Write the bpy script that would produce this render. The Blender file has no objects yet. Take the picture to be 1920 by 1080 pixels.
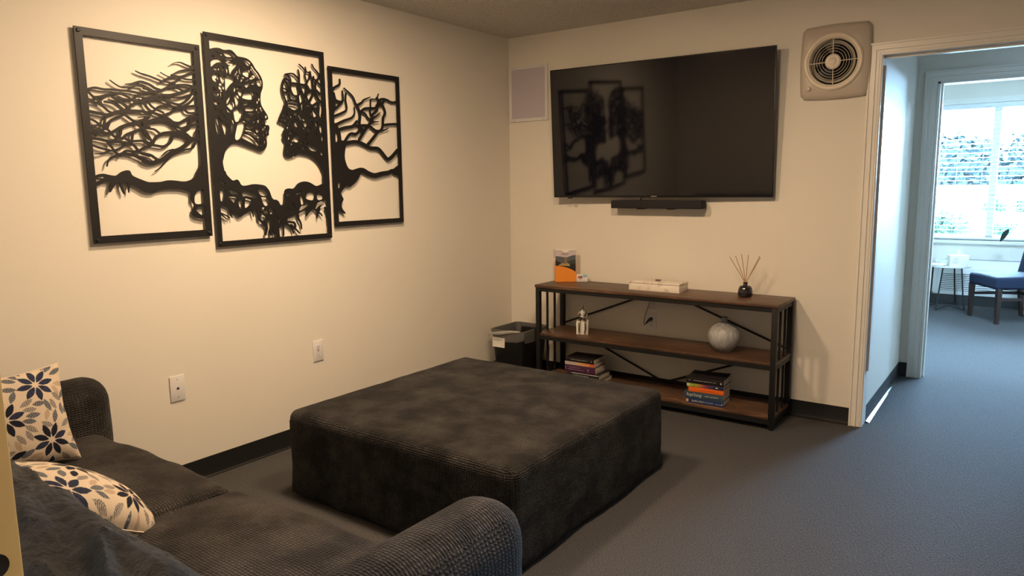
import bpy, bmesh, math, random
import numpy as np
from mathutils import Vector, Matrix, Euler, noise
random.seed(7)
SC = bpy.context.scene
COL = SC.collection
PI = math.pi

# ------------------------------------------------------------------ camera
cam_data = bpy.data.cameras.new('camera')
cam = bpy.data.objects.new('camera', cam_data)
COL.objects.link(cam)
cam_data.sensor_fit = 'HORIZONTAL'
cam_data.sensor_width = 36.0
cam_data.lens = 25.362
cam_data.clip_start = 0.02
R_ = Vector((0.8090772, 0.58757388, -0.01228895))
U_ = Vector((-0.07387665, 0.12242645, 0.98972421))
F_ = Vector((-0.58304059, 0.79985542, -0.14246044))
m = Matrix((R_, U_, -F_)).transposed().to_4x4()
m.translation = (3.19803, -4.37940, 1.39933)
cam.matrix_world = m
SC.camera = cam

# ------------------------------------------------------------------ world, lamps, exposure
SC.view_settings.view_transform = 'Standard'
SC.view_settings.look = 'None'
SC.view_settings.exposure = 0.08
SC.view_settings.gamma = 1.0
SC.view_settings.use_curve_mapping = False
world = bpy.data.worlds.new('overcast_sky')
SC.world = world
world.use_nodes = True
wb = world.node_tree.nodes['Background']
wb.inputs[0].default_value = (0.42, 0.68, 1.0, 1)
wb.inputs[1].default_value = 300.0


def area(name, loc, rot, size, power, color, shape='DISK', size_y=None, portal=False, spread=None):
    d = bpy.data.lights.new(name, 'AREA')
    d.shape = shape
    d.size = size
    if size_y:
        d.size_y = size_y
    d.energy = power
    d.color = color
    if spread:
        d.spread = spread
    if portal:
        d.cycles.is_portal = True
    o = bpy.data.objects.new(name, d)
    o.location = loc
    o.rotation_euler = rot
    COL.objects.link(o)
    return o


WARM = (1.0, 0.71, 0.445)
DAY_FILL = (0.44, 0.71, 1.0)


def globe(name, loc, radius, power, color):
    d = bpy.data.lights.new(name, 'POINT')
    d.shadow_soft_size = radius; d.energy = power; d.color = color
    o = bpy.data.objects.new(name, d); o.location = loc; COL.objects.link(o)


area('ceiling_lamp', (1.00, -2.30, 2.42), (0, 0, 0), 0.24, 34, WARM)
globe('ceiling_lamp_globe', (1.00, -2.30, 2.405), 0.03, 14, WARM)
area('ceiling_lamp_right', (2.00, -2.25, 2.42), (0, 0, 0), 0.30, 47, WARM)
area('entry_lamp', (3.3, -4.95, 2.42), (0, 0, 0), 0.20, 16, WARM)
area('hall_fill_light', (3.70, 0.72, 2.42), (0, 0, 0), 0.60, 7, DAY_FILL)  # added fill that lifts the hall wall; no fixture known there
area('far_room_fill_light', (3.25, 2.55, 2.42), (0, 0, 0), 0.60, 120, DAY_FILL)  # added fill topping up window daylight in the far room
area('window_portal', (3.10, 5.13, 1.44), (math.radians(-90), 0, 0), 2.0, 1, (1, 1, 1), 'RECTANGLE', 1.5, portal=True)


# ------------------------------------------------------------------ helpers
def tag(o, label=None, cat=None, group=None, kind=None):
    if label: o['label'] = label
    if cat: o['category'] = cat
    if group: o['group'] = group
    if kind: o['kind'] = kind
    return o


def thing(name, label, cat, loc=(0, 0, 0), rz=0.0, group=None):
    o = bpy.data.objects.new(name, None)
    o.empty_display_size = 0.05
    o.location = loc
    o.rotation_euler = (0, 0, rz)
    COL.objects.link(o)
    return tag(o, label, cat, group)


class MB:
    """collects geometry for ONE mesh object"""
    def __init__(s):
        s.v = []; s.f = []; s.mi = []; s.cur = 0

    def add(s, vs, fs):
        b = len(s.v)
        s.v += [tuple(p) for p in vs]
        s.f += [tuple(i + b for i in q) for q in fs]
        s.mi += [s.cur] * len(fs)
        return s

    def box(s, x0, x1, y0, y1, z0, z1):
        v = [(x0, y0, z0), (x1, y0, z0), (x1, y1, z0), (x0, y1, z0), (x0, y0, z1), (x1, y0, z1), (x1, y1, z1), (x0, y1, z1)]
        return s.add(v, [(0, 3, 2, 1), (4, 5, 6, 7), (0, 1, 5, 4), (1, 2, 6, 5), (2, 3, 7, 6), (3, 0, 4, 7)])

    def rbox(s, x0, x1, y0, y1, z0, z1, r=0.004, n=1, seg=1, fn=None):
        """box with rounded edges; n rounding steps, seg flat divisions; fn deforms points"""
        c = np.array([(x0 + x1) / 2, (y0 + y1) / 2, (z0 + z1) / 2])
        h = np.array([(x1 - x0) / 2, (y1 - y0) / 2, (z1 - z0) / 2])
        r = min(r, h.min() * 0.999)
        ax = []
        for k in range(3):
            a = [-h[k] + r * (1 - math.tan(math.radians(45) * (1 - i / n))) for i in range(n)]
            sg = seg if not isinstance(seg, (tuple, list)) else seg[k]
            flat = np.linspace(-h[k] + r, h[k] - r, sg + 1)
            ax.append(np.array(a + list(flat) + [-t for t in a[::-1]]))
        verts = []; faces = []
        for k in range(3):
            i, j = (k + 1) % 3, (k + 2) % 3
            for sgn in (-1, 1):
                base = len(verts)
                A, B = ax[i], ax[j]
                for a in A:
                    for b in B:
                        p = np.zeros(3); p[k] = sgn * h[k]; p[i] = a; p[j] = b
                        q = np.clip(p, -(h - r), h - r)
                        d = p - q; l = np.linalg.norm(d)
                        p = q + d / l * r if l > 1e-9 else p
                        verts.append(tuple(p + c))
                nb = len(B)
                for ia in range(len(A) - 1):
                    for ib in range(nb - 1):
                        q = (base + ia * nb + ib, base + (ia + 1) * nb + ib, base + (ia + 1) * nb + ib + 1, base + ia * nb + ib + 1)
                        faces.append(q if sgn > 0 else q[::-1])
        if fn:
            verts = [fn(p) for p in verts]
        return s.add(verts, faces)

    def tube(s, pts, r, n=8, cap=True):
        P_ = [Vector(p) for p in pts]
        rs = r if isinstance(r, (list, tuple)) else [r] * len(P_)
        vs = []; fs = []
        prev = None
        for i, p in enumerate(P_):
            t = (P_[min(i + 1, len(P_) - 1)] - P_[max(i - 1, 0)]).normalized()
            if prev is None:
                a = Vector((0, 0, 1)) if abs(t.z) < 0.9 else Vector((1, 0, 0))
                nrm = t.cross(a).normalized()
            else:
                nrm = (prev - t * prev.dot(t)).normalized()
            prev = nrm
            b = t.cross(nrm)
            for k in range(n):
                an = 2 * PI * k / n
                vs.append(p + (nrm * math.cos(an) + b * math.sin(an)) * rs[i])
        for i in range(len(P_) - 1):
            for k in range(n):
                k2 = (k + 1) % n
                fs.append((i * n + k, i * n + k2, (i + 1) * n + k2, (i + 1) * n + k))
        if cap:
            fs.append(tuple(range(n))[::-1])
            fs.append(tuple((len(P_) - 1) * n + k for k in range(n)))
        return s.add(vs, fs)

    def lathe(s, prof, n=24, c=(0, 0, 0), axis='z'):
        vs = []; fs = []
        for (r, h) in prof:
            for k in range(n):
                a = 2 * PI * k / n
                x, y = r * math.cos(a), r * math.sin(a)
                if axis == 'z': p = (x, y, h)
                elif axis == 'y': p = (x, h, -y)      # axis along +y
                else: p = (h, x, y)                   # axis along +x
                vs.append((p[0] + c[0], p[1] + c[1], p[2] + c[2]))
        for i in range(len(prof) - 1):
            for k in range(n):
                k2 = (k + 1) % n
                fs.append((i * n + k, i * n + k2, (i + 1) * n + k2, (i + 1) * n + k))
        return s.add(vs, fs)

    def prism(s, poly, y0, y1, plane='xz'):
        """extrude a simple polygon (list of 2d points); plane xz extrudes along y, xy along z, yz along x"""
        n = len(poly)
        def P3(a, b, t):
            return {'xz': (a, t, b), 'xy': (a, b, t), 'yz': (t, a, b)}[plane]
        vs = [P3(a, b, y0) for a, b in poly] + [P3(a, b, y1) for a, b in poly]
        fs = [tuple(range(n)), tuple(range(2 * n - 1, n - 1, -1))]
        fs += [(i, i + n, (i + 1) % n + n, (i + 1) % n) for i in range(n)]
        return s.add(vs, fs)

    def bar(s, p0, p1, w, t):
        """rectangular bar from p0 to p1; w horizontal-ish, t along the other"""
        a, b = Vector(p0), Vector(p1)
        d = (b - a).normalized()
        up = Vector((0, 1, 0)) if abs(d.y) < 0.8 else Vector((0, 0, 1))
        n1 = d.cross(up).normalized(); n2 = d.cross(n1)
        vs = []
        for q in (a, b):
            for i, j in ((-1, -1), (1, -1), (1, 1), (-1, 1)):
                vs.append(q + n1 * (i * w / 2) + n2 * (j * t / 2))
        return s.add(vs, [(0, 1, 2, 3), (7, 6, 5, 4), (0, 4, 5, 1), (1, 5, 6, 2), (2, 6, 7, 3), (3, 7, 4, 0)])

    def mesh(s, name, mats, smooth=30, merge=0.00001, uv=False):
        me = bpy.data.meshes.new(name)
        me.from_pydata(s.v, [], s.f)
        if not isinstance(mats, (list, tuple)): mats = [mats]
        for m_ in mats: me.materials.append(m_)
        if len(mats) > 1: me.polygons.foreach_set('material_index', s.mi)
        bm = bmesh.new(); bm.from_mesh(me)
        if merge: bmesh.ops.remove_doubles(bm, verts=bm.verts, dist=merge)
        bmesh.ops.recalc_face_normals(bm, faces=bm.faces)
        bm.to_mesh(me); bm.free()
        if smooth:
            me.polygons.foreach_set('use_smooth', [True] * len(me.polygons))
            me.set_sharp_from_angle(angle=math.radians(smooth))
        if uv: box_uv(me)
        return me

    def build(s, name, mats, parent=None, smooth=30, uv=False, merge=0.00001):
        o = bpy.data.objects.new(name, s.mesh(name, mats, smooth, merge, uv))
        COL.objects.link(o)
        if parent: o.parent = parent
        return o


def box_uv(me):
    uvl = me.uv_layers.new(name='UVMap')
    nl = len(me.loops)
    co = np.empty(len(me.vertices) * 3); me.vertices.foreach_get('co', co); co = co.reshape(-1, 3)
    vi = np.empty(nl, int); me.loops.foreach_get('vertex_index', vi)
    lt = np.empty(len(me.polygons), int); me.polygons.foreach_get('loop_total', lt)
    nr = np.empty(len(me.polygons) * 3); me.polygons.foreach_get('normal', nr); nr = nr.reshape(-1, 3)
    dom = np.repeat(np.argmax(np.abs(nr), axis=1), lt)
    p = co[vi]
    u = np.where(dom == 0, p[:, 1], p[:, 0])
    v = np.where(dom == 2, p[:, 1], p[:, 2])
    uvl.data.foreach_set('uv', np.stack([u, v], 1).ravel())


def copy_tree(o, parent=None):
    c = o.copy(); COL.objects.link(c)
    if parent: c.parent = parent
    for ch in list(o.children): copy_tree(ch, c)
    return c


def smoothpath(pts, k=6):
    """Catmull-Rom through points"""
    P_ = [np.array(p, float) for p in pts]
    if len(P_) < 3: k = max(k, 2)
    P_ = [2 * P_[0] - P_[1]] + P_ + [2 * P_[-1] - P_[-2]]
    out = []
    for i in range(1, len(P_) - 2):
        a, b, c, d = P_[i - 1:i + 3]
        for j in range(k):
            t = j / k
            out.append(0.5 * (2 * b + (c - a) * t + (2 * a - 5 * b + 4 * c - d) * t * t + (3 * b - a - 3 * c + d) * t ** 3))
    out.append(P_[-2])
    return out


FB = None
def text_mesh(name, s, size, mat_, parent, matrix, label=None, width=None, extrude=0.0002):
    cu = bpy.data.curves.new(name, 'FONT')
    cu.body = s; cu.size = size; cu.align_x = 'LEFT'; cu.align_y = 'CENTER'; cu.extrude = extrude
    cu.resolution_u = 3
    t = bpy.data.objects.new(name, cu); COL.objects.link(t)
    dg = bpy.context.evaluated_depsgraph_get()
    me = bpy.data.meshes.new_from_object(t.evaluated_get(dg))
    bpy.data.objects.remove(t)
    me.materials.clear(); me.materials.append(mat_)
    if width:
        xs = [v.co.x for v in me.vertices]
        k = width / max(1e-6, max(xs) - min(xs))
        for v in me.vertices: v.co.x *= k
    me.transform(matrix)
    o = bpy.data.objects.new(name, me); COL.objects.link(o); o.parent = parent
    if label: o['label'] = label
    return o


# ------------------------------------------------------------------ materials
def new_mat(name):
    mt = bpy.data.materials.new(name); mt.use_nodes = True
    nt = mt.node_tree
    return mt, nt, nt.nodes['Principled BSDF']


def N(nt, t, **kw):
    n = nt.nodes.new(t)
    for k, v in kw.items():
        if k.startswith('i_'):
            key = k[2:]
            key = int(key) if key.isdigit() else key.replace('_', ' ')
            n.inputs[key].default_value = v
        else: setattr(n, k, v)
    return n


def plain(name, col, rough=0.5, metal=0.0, spec=0.5, noise_amt=0.0, noise_scale=20, bump=0.0, bump_scale=200, sheen=0.0, coat=0.0, emit=None):
    mt, nt, b = new_mat(name)
    c4 = (*col, 1)
    b.inputs['Base Color'].default_value = c4
    b.inputs['Roughness'].default_value = rough
    b.inputs['Metallic'].default_value = metal
    b.inputs['Specular IOR Level'].default_value = spec
    if sheen: b.inputs['Sheen Weight'].default_value = sheen
    if coat:
        b.inputs['Coat Weight'].default_value = coat; b.inputs['Coat Roughness'].default_value = 0.1
    tc = N(nt, 'ShaderNodeTexCoord')
    if noise_amt:
        n = N(nt, 'ShaderNodeTexNoise', i_Scale=noise_scale, i_Detail=4.0)
        nt.links.new(tc.outputs['Object'], n.inputs['Vector'])
        mx = N(nt, 'ShaderNodeMix', data_type='RGBA')
        mx.inputs[6].default_value = tuple(max(0, v * (1 - noise_amt)) for v in col) + (1,)
        mx.inputs[7].default_value = tuple(min(1, v * (1 + noise_amt)) for v in col) + (1,)
        nt.links.new(n.outputs['Fac'], mx.inputs[0])
        nt.links.new(mx.outputs[2], b.inputs['Base Color'])
    if bump:
        n2 = N(nt, 'ShaderNodeTexNoise', i_Scale=bump_scale, i_Detail=3.0)
        nt.links.new(tc.outputs['Object'], n2.inputs['Vector'])
        bp = N(nt, 'ShaderNodeBump', i_Strength=bump, i_Distance=0.002)
        nt.links.new(n2.outputs['Fac'], bp.inputs['Height'])
        nt.links.new(bp.outputs['Normal'], b.inputs['Normal'])
    return mt


def chenille(name, col, tip, p1=0.0085, p2=0.011, strength=0.9, blotch=0.5, sheen=0.25, fuzzy=False):
    mt, nt, b = new_mat(name)
    uv = N(nt, 'ShaderNodeTexCoord')
    w1 = N(nt, 'ShaderNodeTexWave', wave_type='BANDS', bands_direction='Y', i_Scale=0.314 / p1, i_Distortion=3.2, i_Detail=3.0, i_Detail_Scale=2.4)
    w2 = N(nt, 'ShaderNodeTexWave', wave_type='BANDS', bands_direction='X', i_Scale=0.314 / p2, i_Distortion=4.0, i_Detail=3.0, i_Detail_Scale=2.0)
    fine = N(nt, 'ShaderNodeTexNoise', i_Scale=70.0 if fuzzy else 420.0, i_Detail=6.0 if fuzzy else 3.0, i_Roughness=0.75 if fuzzy else 0.5)
    big = N(nt, 'ShaderNodeTexNoise', i_Scale=7.0, i_Detail=4.0, i_Roughness=0.62)
    for n in (w1, w2): nt.links.new(uv.outputs['UV'], n.inputs['Vector'])
    for n in (fine, big): nt.links.new(uv.outputs['Object'], n.inputs['Vector'])
    mul = N(nt, 'ShaderNodeMath', operation='MULTIPLY_ADD'); mul.inputs[1].default_value = 0.75; mul.inputs[2].default_value = 0.25
    nt.links.new(w2.outputs['Fac'], mul.inputs[0])
    h = N(nt, 'ShaderNodeMath', operation='MULTIPLY'); h.use_clamp = True
    nt.links.new(w1.outputs['Fac'], h.inputs[0]); nt.links.new(mul.outputs[0], h.inputs[1])
    h2 = N(nt, 'ShaderNodeMath', operation='MULTIPLY_ADD'); h2.inputs[1].default_value = 2.2 if fuzzy else 0.35
    nt.links.new(fine.outputs['Fac'], h2.inputs[0]); nt.links.new(h.outputs[0], h2.inputs[2])
    bp = N(nt, 'ShaderNodeBump', i_Strength=strength, i_Distance=0.012 if fuzzy else 0.005)
    nt.links.new(h2.outputs[0], bp.inputs['Height']); nt.links.new(bp.outputs['Normal'], b.inputs['Normal'])
    ramp = N(nt, 'ShaderNodeMapRange', i_From_Min=0.40, i_From_Max=0.68, i_To_Min=0.0, i_To_Max=1.0)
    nt.links.new(big.outputs['Fac'], ramp.inputs['Value'])
    m1 = N(nt, 'ShaderNodeMix', data_type='RGBA')
    m1.inputs[6].default_value = (*[v * (1 - blotch) for v in col], 1); m1.inputs[7].default_value = (*[v * (1 + blotch) for v in col], 1)
    nt.links.new(ramp.outputs['Result'], m1.inputs[0])
    m2 = N(nt, 'ShaderNodeMix', data_type='RGBA'); m2.inputs[7].default_value = (*tip, 1)
    k = N(nt, 'ShaderNodeMath', operation='MULTIPLY')
    nt.links.new(ramp.outputs['Result'], k.inputs[1])
    fz = N(nt, 'ShaderNodeMapRange', i_From_Min=0.42, i_From_Max=0.62)
    nt.links.new(fine.outputs['Fac'], fz.inputs['Value'])
    nt.links.new(fz.outputs['Result'] if fuzzy else h.outputs[0], k.inputs[0]); nt.links.new(k.outputs[0], m2.inputs[0])
    nt.links.new(m1.outputs[2], m2.inputs[6]); nt.links.new(m2.outputs[2], b.inputs['Base Color'])
    b.inputs['Roughness'].default_value = 0.95
    b.inputs['Specular IOR Level'].default_value = 0.15
    b.inputs['Sheen Weight'].default_value = sheen
    b.inputs['Sheen Roughness'].default_value = 0.4
    return mt


def wall_mat(name, col):
    return plain(name, col, rough=0.55, spec=0.3, bump=0.12, bump_scale=160, noise_amt=0.015, noise_scale=3)


M_wall = wall_mat('painted_wall', (0.74, 0.70, 0.62))
M_trim = plain('white_trim_paint', (0.78, 0.75, 0.69), rough=0.32, spec=0.5)
M_jamb = plain('honey_jamb_paint', (0.78, 0.47, 0.15), rough=0.4, noise_amt=0.04, noise_scale=30)
M_base = plain('black_cove_base', (0.012, 0.012, 0.013), rough=0.38)
M_black = plain('black_metal', (0.008, 0.008, 0.009), rough=0.5, spec=0.35, bump=0.08, bump_scale=500)
M_art = plain('black_powder_coat', (0.010, 0.0095, 0.010), rough=0.48, spec=0.35, bump=0.05, bump_scale=600)
M_plate = plain('ivory_plate', (0.70, 0.68, 0.67), rough=0.35)
M_white = plain('white_plastic', (0.78, 0.77, 0.75), rough=0.4)
M_slot = plain('dark_slot', (0.02, 0.018, 0.016), rough=0.6)
M_screw = plain('screw_steel', (0.55, 0.53, 0.5), rough=0.35, metal=1.0)
M_bezel = plain('black_plastic', (0.008, 0.008, 0.009), rough=0.35)
M_cloth_black = plain('black_speaker_cloth', (0.010, 0.010, 0.012), rough=0.8, bump=0.3, bump_scale=900)
M_screen = plain('dark_glass_screen', (0.003, 0.0035, 0.008), rough=0.055, spec=0.50)
M_fanplate = plain('beige_fan_enamel', (0.50, 0.44, 0.37), rough=0.3, spec=0.5)
M_fanring = plain('cream_fan_enamel', (0.74, 0.65, 0.53), rough=0.28, spec=0.5)
M_chrome = plain('polished_aluminium', (0.80, 0.82, 0.85), rough=0.10, metal=1.0)
M_blade = plain('black_fan_blade', (0.006, 0.006, 0.007), rough=0.12, spec=0.6)
M_dark_in = plain('fan_housing_dark', (0.004, 0.004, 0.005), rough=0.7, spec=0.1)
M_lilac = plain('lilac_panel', (0.50, 0.46, 0.52), rough=0.5)
M_silver = plain('silvered_resin', (0.62, 0.57, 0.50), rough=0.18, metal=1.0)
M_whitecube = plain('white_resin', (0.72, 0.69, 0.64), rough=0.45)
M_pages = plain('book_pages', (0.66, 0.60, 0.50), rough=0.85, bump=0.5, bump_scale=300)
M_bin = plain('black_bin_plastic', (0.008, 0.008, 0.009), rough=0.35)
M_paper = plain('white_paper', (0.80, 0.77, 0.72), rough=0.7)
M_reed = plain('reed', (0.42, 0.24, 0.11), rough=0.8)
M_bottle = plain('smoky_dark_glass', (0.012, 0.011, 0.014), rough=0.12, spec=0.6, coat=0.3)
M_leather = plain('navy_leather', (0.013, 0.020, 0.042), rough=0.75, spec=0.18, noise_amt=0.25, noise_scale=9, bump=0.25, bump_scale=60)
M_woodleg = plain('espresso_wood', (0.022, 0.010, 0.008), rough=0.35, noise_amt=0.3, noise_scale=15)
M_leaf = plain('plant_leaf', (0.018, 0.026, 0.024), rough=0.7, spec=0.15)
M_tree = plain('tree_leaves', (0.0042, 0.0085, 0.0090), rough=0.8, spec=0.1, noise_amt=0.5, noise_scale=1.2)
M_bush = plain('shrub_leaves', (0.007, 0.022, 0.010), rough=0.8, spec=0.1, noise_amt=0.5, noise_scale=4)
M_ground = plain('pale_concrete', (0.55, 0.54, 0.52), rough=0.9, noise_amt=0.1, noise_scale=1)
M_building = plain('white_stucco', (0.80, 0.80, 0.80), rough=0.9)
M_winglass = plain('dark_window_glass', (0.03, 0.06, 0.06), rough=0.1)
M_blind = plain('white_blind', (0.82, 0.84, 0.84), rough=0.5)
M_toe_glint = plain('painted_toe_glint', (0.16, 0.165, 0.17), rough=0.4)  # pale colour stands in for the window glint on the cove toe


def carpet():
    mt, nt, b = new_mat('grey_carpet')
    tc = N(nt, 'ShaderNodeTexCoord')
    n1 = N(nt, 'ShaderNodeTexNoise', i_Scale=190.0, i_Detail=4.0, i_Roughness=0.8)
    n2 = N(nt, 'ShaderNodeTexVoronoi', i_Scale=120.0)
    for n in (n1, n2): nt.links.new(tc.outputs['Object'], n.inputs['Vector'])
    mr = N(nt, 'ShaderNodeMapRange', i_From_Min=0.30, i_From_Max=0.70)
    nt.links.new(n1.outputs['Fac'], mr.inputs['Value'])
    mx = N(nt, 'ShaderNodeMix', data_type='RGBA')
    mx.inputs[6].default_value = (0.012, 0.0118, 0.012, 1); mx.inputs[7].default_value = (0.128, 0.124, 0.124, 1)
    nt.links.new(mr.outputs['Result'], mx.inputs[0])
    nt.links.new(mx.outputs[2], b.inputs['Base Color'])
    ad = N(nt, 'ShaderNodeMath', operation='ADD')
    nt.links.new(n1.outputs['Fac'], ad.inputs[0]); nt.links.new(n2.outputs['Distance'], ad.inputs[1])
    bp = N(nt, 'ShaderNodeBump', i_Strength=0.8, i_Distance=0.004)
    nt.links.new(ad.outputs[0], bp.inputs['Height']); nt.links.new(bp.outputs['Normal'], b.inputs['Normal'])
    b.inputs['Roughness'].default_value = 0.95; b.inputs['Specular IOR Level'].default_value = 0.1
    return mt


def popcorn():
    mt, nt, b = new_mat('textured_ceiling')
    b.inputs['Roughness'].default_value = 0.9
    tc = N(nt, 'ShaderNodeTexCoord')
    v = N(nt, 'ShaderNodeTexVoronoi', i_Scale=95.0); n = N(nt, 'ShaderNodeTexNoise', i_Scale=160.0, i_Detail=3.0)
    for q in (v, n): nt.links.new(tc.outputs['Object'], q.inputs['Vector'])
    ad = N(nt, 'ShaderNodeMath', operation='SUBTRACT')
    nt.links.new(n.outputs['Fac'], ad.inputs[0]); nt.links.new(v.outputs['Distance'], ad.inputs[1])
    sp = N(nt, 'ShaderNodeMix', data_type='RGBA'); sp.inputs[6].default_value = (0.64, 0.60, 0.54, 1); sp.inputs[7].default_value = (0.92, 0.88, 0.81, 1)
    mr = N(nt, 'ShaderNodeMapRange', i_From_Min=0.35, i_From_Max=0.7)
    nt.links.new(n.outputs['Fac'], mr.inputs['Value']); nt.links.new(mr.outputs['Result'], sp.inputs[0]); nt.links.new(sp.outputs[2], b.inputs['Base Color'])
    bp = N(nt, 'ShaderNodeBump', i_Strength=1.0, i_Distance=0.008)
    nt.links.new(ad.outputs[0], bp.inputs['Height']); nt.links.new(bp.outputs['Normal'], b.inputs['Normal'])
    return mt


def rustic_wood():
    mt, nt, b = new_mat('rustic_brown_board')
    tc = N(nt, 'ShaderNodeTexCoord')
    mp = N(nt, 'ShaderNodeMapping'); mp.inputs['Scale'].default_value = (2.2, 22, 22)
    nt.links.new(tc.outputs['Object'], mp.inputs['Vector'])
    n1 = N(nt, 'ShaderNodeTexNoise', i_Scale=3.0, i_Detail=6.0, i_Roughness=0.65, i_Distortion=0.6)
    nt.links.new(mp.outputs['Vector'], n1.inputs['Vector'])
    n2 = N(nt, 'ShaderNodeTexNoise', i_Scale=3.5, i_Detail=3.0)
    nt.links.new(tc.outputs['Object'], n2.inputs['Vector'])
    cr = N(nt, 'ShaderNodeValToRGB')
    e = cr.color_ramp.elements
    e[0].position = 0.28; e[0].color = (0.020, 0.010, 0.006, 1)
    e[1].position = 0.70; e[1].color = (0.27, 0.145, 0.078, 1)
    el = cr.color_ramp.elements.new(0.52); el.color = (0.082, 0.041, 0.023, 1)
    av = N(nt, 'ShaderNodeMix', data_type='FLOAT'); av.inputs[0].default_value = 0.35
    nt.links.new(n1.outputs['Fac'], av.inputs[2]); nt.links.new(n2.outputs['Fac'], av.inputs[3])
    nt.links.new(av.outputs[0], cr.inputs['Fac']); nt.links.new(cr.outputs['Color'], b.inputs['Base Color'])
    b.inputs['Roughness'].default_value = 0.42
    bp = N(nt, 'ShaderNodeBump', i_Strength=0.15, i_Distance=0.001)
    nt.links.new(n1.outputs['Fac'], bp.inputs['Height']); nt.links.new(bp.outputs['Normal'], b.inputs['Normal'])
    return mt


def vase_glaze():
    mt, nt, b = new_mat('streaked_grey_glaze')
    tc = N(nt, 'ShaderNodeTexCoord')
    mp = N(nt, 'ShaderNodeMapping'); mp.inputs['Scale'].default_value = (70, 70, 7)
    nt.links.new(tc.outputs['Object'], mp.inputs['Vector'])
    n1 = N(nt, 'ShaderNodeTexNoise', i_Scale=1.0, i_Detail=4.0, i_Roughness=0.6)
    nt.links.new(mp.outputs['Vector'], n1.inputs['Vector'])
    sx = N(nt, 'ShaderNodeSeparateXYZ'); nt.links.new(tc.outputs['Object'], sx.inputs[0])
    mr = N(nt, 'ShaderNodeMapRange', i_From_Min=0.115, i_From_Max=0.165, i_To_Min=0.0, i_To_Max=0.16)
    nt.links.new(sx.outputs['Z'], mr.inputs['Value'])
    mr2 = N(nt, 'ShaderNodeMapRange', i_From_Min=0.045, i_From_Max=0.0, i_To_Min=0.0, i_To_Max=0.25)
    nt.links.new(sx.outputs['Z'], mr2.inputs['Value'])
    s1 = N(nt, 'ShaderNodeMath', operation='SUBTRACT'); nt.links.new(n1.outputs['Fac'], s1.inputs[0]); nt.links.new(mr.outputs['Result'], s1.inputs[1])
    s2 = N(nt, 'ShaderNodeMath', operation='SUBTRACT'); nt.links.new(s1.outputs[0], s2.inputs[0]); nt.links.new(mr2.outputs['Result'], s2.inputs[1])
    cr = N(nt, 'ShaderNodeValToRGB'); e = cr.color_ramp.elements
    e[0].position = 0.15; e[0].color = (0.12, 0.12, 0.125, 1); e[1].position = 0.62; e[1].color = (0.40, 0.40, 0.40, 1)
    nt.links.new(s2.outputs[0], cr.inputs['Fac']); nt.links.new(cr.outputs['Color'], b.inputs['Base Color'])
    b.inputs['Roughness'].default_value = 0.5
    return mt


def print_mat(name):
    mt, nt, b = new_mat(name)
    a = N(nt, 'ShaderNodeVertexColor'); a.layer_name = 'print'
    tc = N(nt, 'ShaderNodeTexCoord')
    n = N(nt, 'ShaderNodeTexNoise', i_Scale=500.0, i_Detail=2.0)
    nt.links.new(tc.outputs['Object'], n.inputs['Vector'])
    bp = N(nt, 'ShaderNodeBump', i_Strength=0.35, i_Distance=0.002)
    nt.links.new(n.outputs['Fac'], bp.inputs['Height']); nt.links.new(bp.outputs['Normal'], b.inputs['Normal'])
    nt.links.new(a.outputs['Color'], b.inputs['Base Color'])
    b.inputs['Roughness'].default_value = 0.9; b.inputs['Specular IOR Level'].default_value = 0.15
    return mt


def thin_glass():
    mt, nt, b = new_mat('window_pane_glass')
    out = nt.nodes['Material Output']; nt.nodes.remove(b)
    t = N(nt, 'ShaderNodeBsdfTransparent'); t.inputs[0].default_value = (0.93, 0.96, 0.96, 1)
    g = N(nt, 'ShaderNodeBsdfGlossy'); g.inputs['Roughness'].default_value = 0.02
    fr = N(nt, 'ShaderNodeFresnel'); fr.inputs[0].default_value = 1.45
    mx = N(nt, 'ShaderNodeMixShader')
    nt.links.new(fr.outputs[0], mx.inputs[0]); nt.links.new(t.outputs[0], mx.inputs[1]); nt.links.new(g.outputs[0], mx.inputs[2])
    nt.links.new(mx.outputs[0], out.inputs[0])
    return mt


def liner_mat(name, opac):
    mt, nt, b = new_mat(name)
    out = nt.nodes['Material Output']
    b.inputs['Base Color'].default_value = (0.62, 0.60, 0.57, 1); b.inputs['Roughness'].default_value = 0.3
    t = N(nt, 'ShaderNodeBsdfTransparent'); mx = N(nt, 'ShaderNodeMixShader'); mx.inputs[0].default_value = opac
    nt.links.new(t.outputs[0], mx.inputs[1]); nt.links.new(b.outputs[0], mx.inputs[2]); nt.links.new(mx.outputs[0], out.inputs[0])
    return mt


def marble():
    mt, nt, b = new_mat('cream_marble_box')
    tc = N(nt, 'ShaderNodeTexCoord')
    n = N(nt, 'ShaderNodeTexNoise', i_Scale=14.0, i_Detail=6.0, i_Distortion=1.5)
    nt.links.new(tc.outputs['Object'], n.inputs['Vector'])
    cr = N(nt, 'ShaderNodeValToRGB'); e = cr.color_ramp.elements
    e[0].position = 0.32; e[0].color = (0.52, 0.45, 0.38, 1); e[1].position = 0.5; e[1].color = (0.76, 0.70, 0.62, 1)
    nt.links.new(n.outputs['Fac'], cr.inputs['Fac']); nt.links.new(cr.outputs['Color'], b.inputs['Base Color'])
    b.inputs['Roughness'].default_value = 0.35
    return mt


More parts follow.
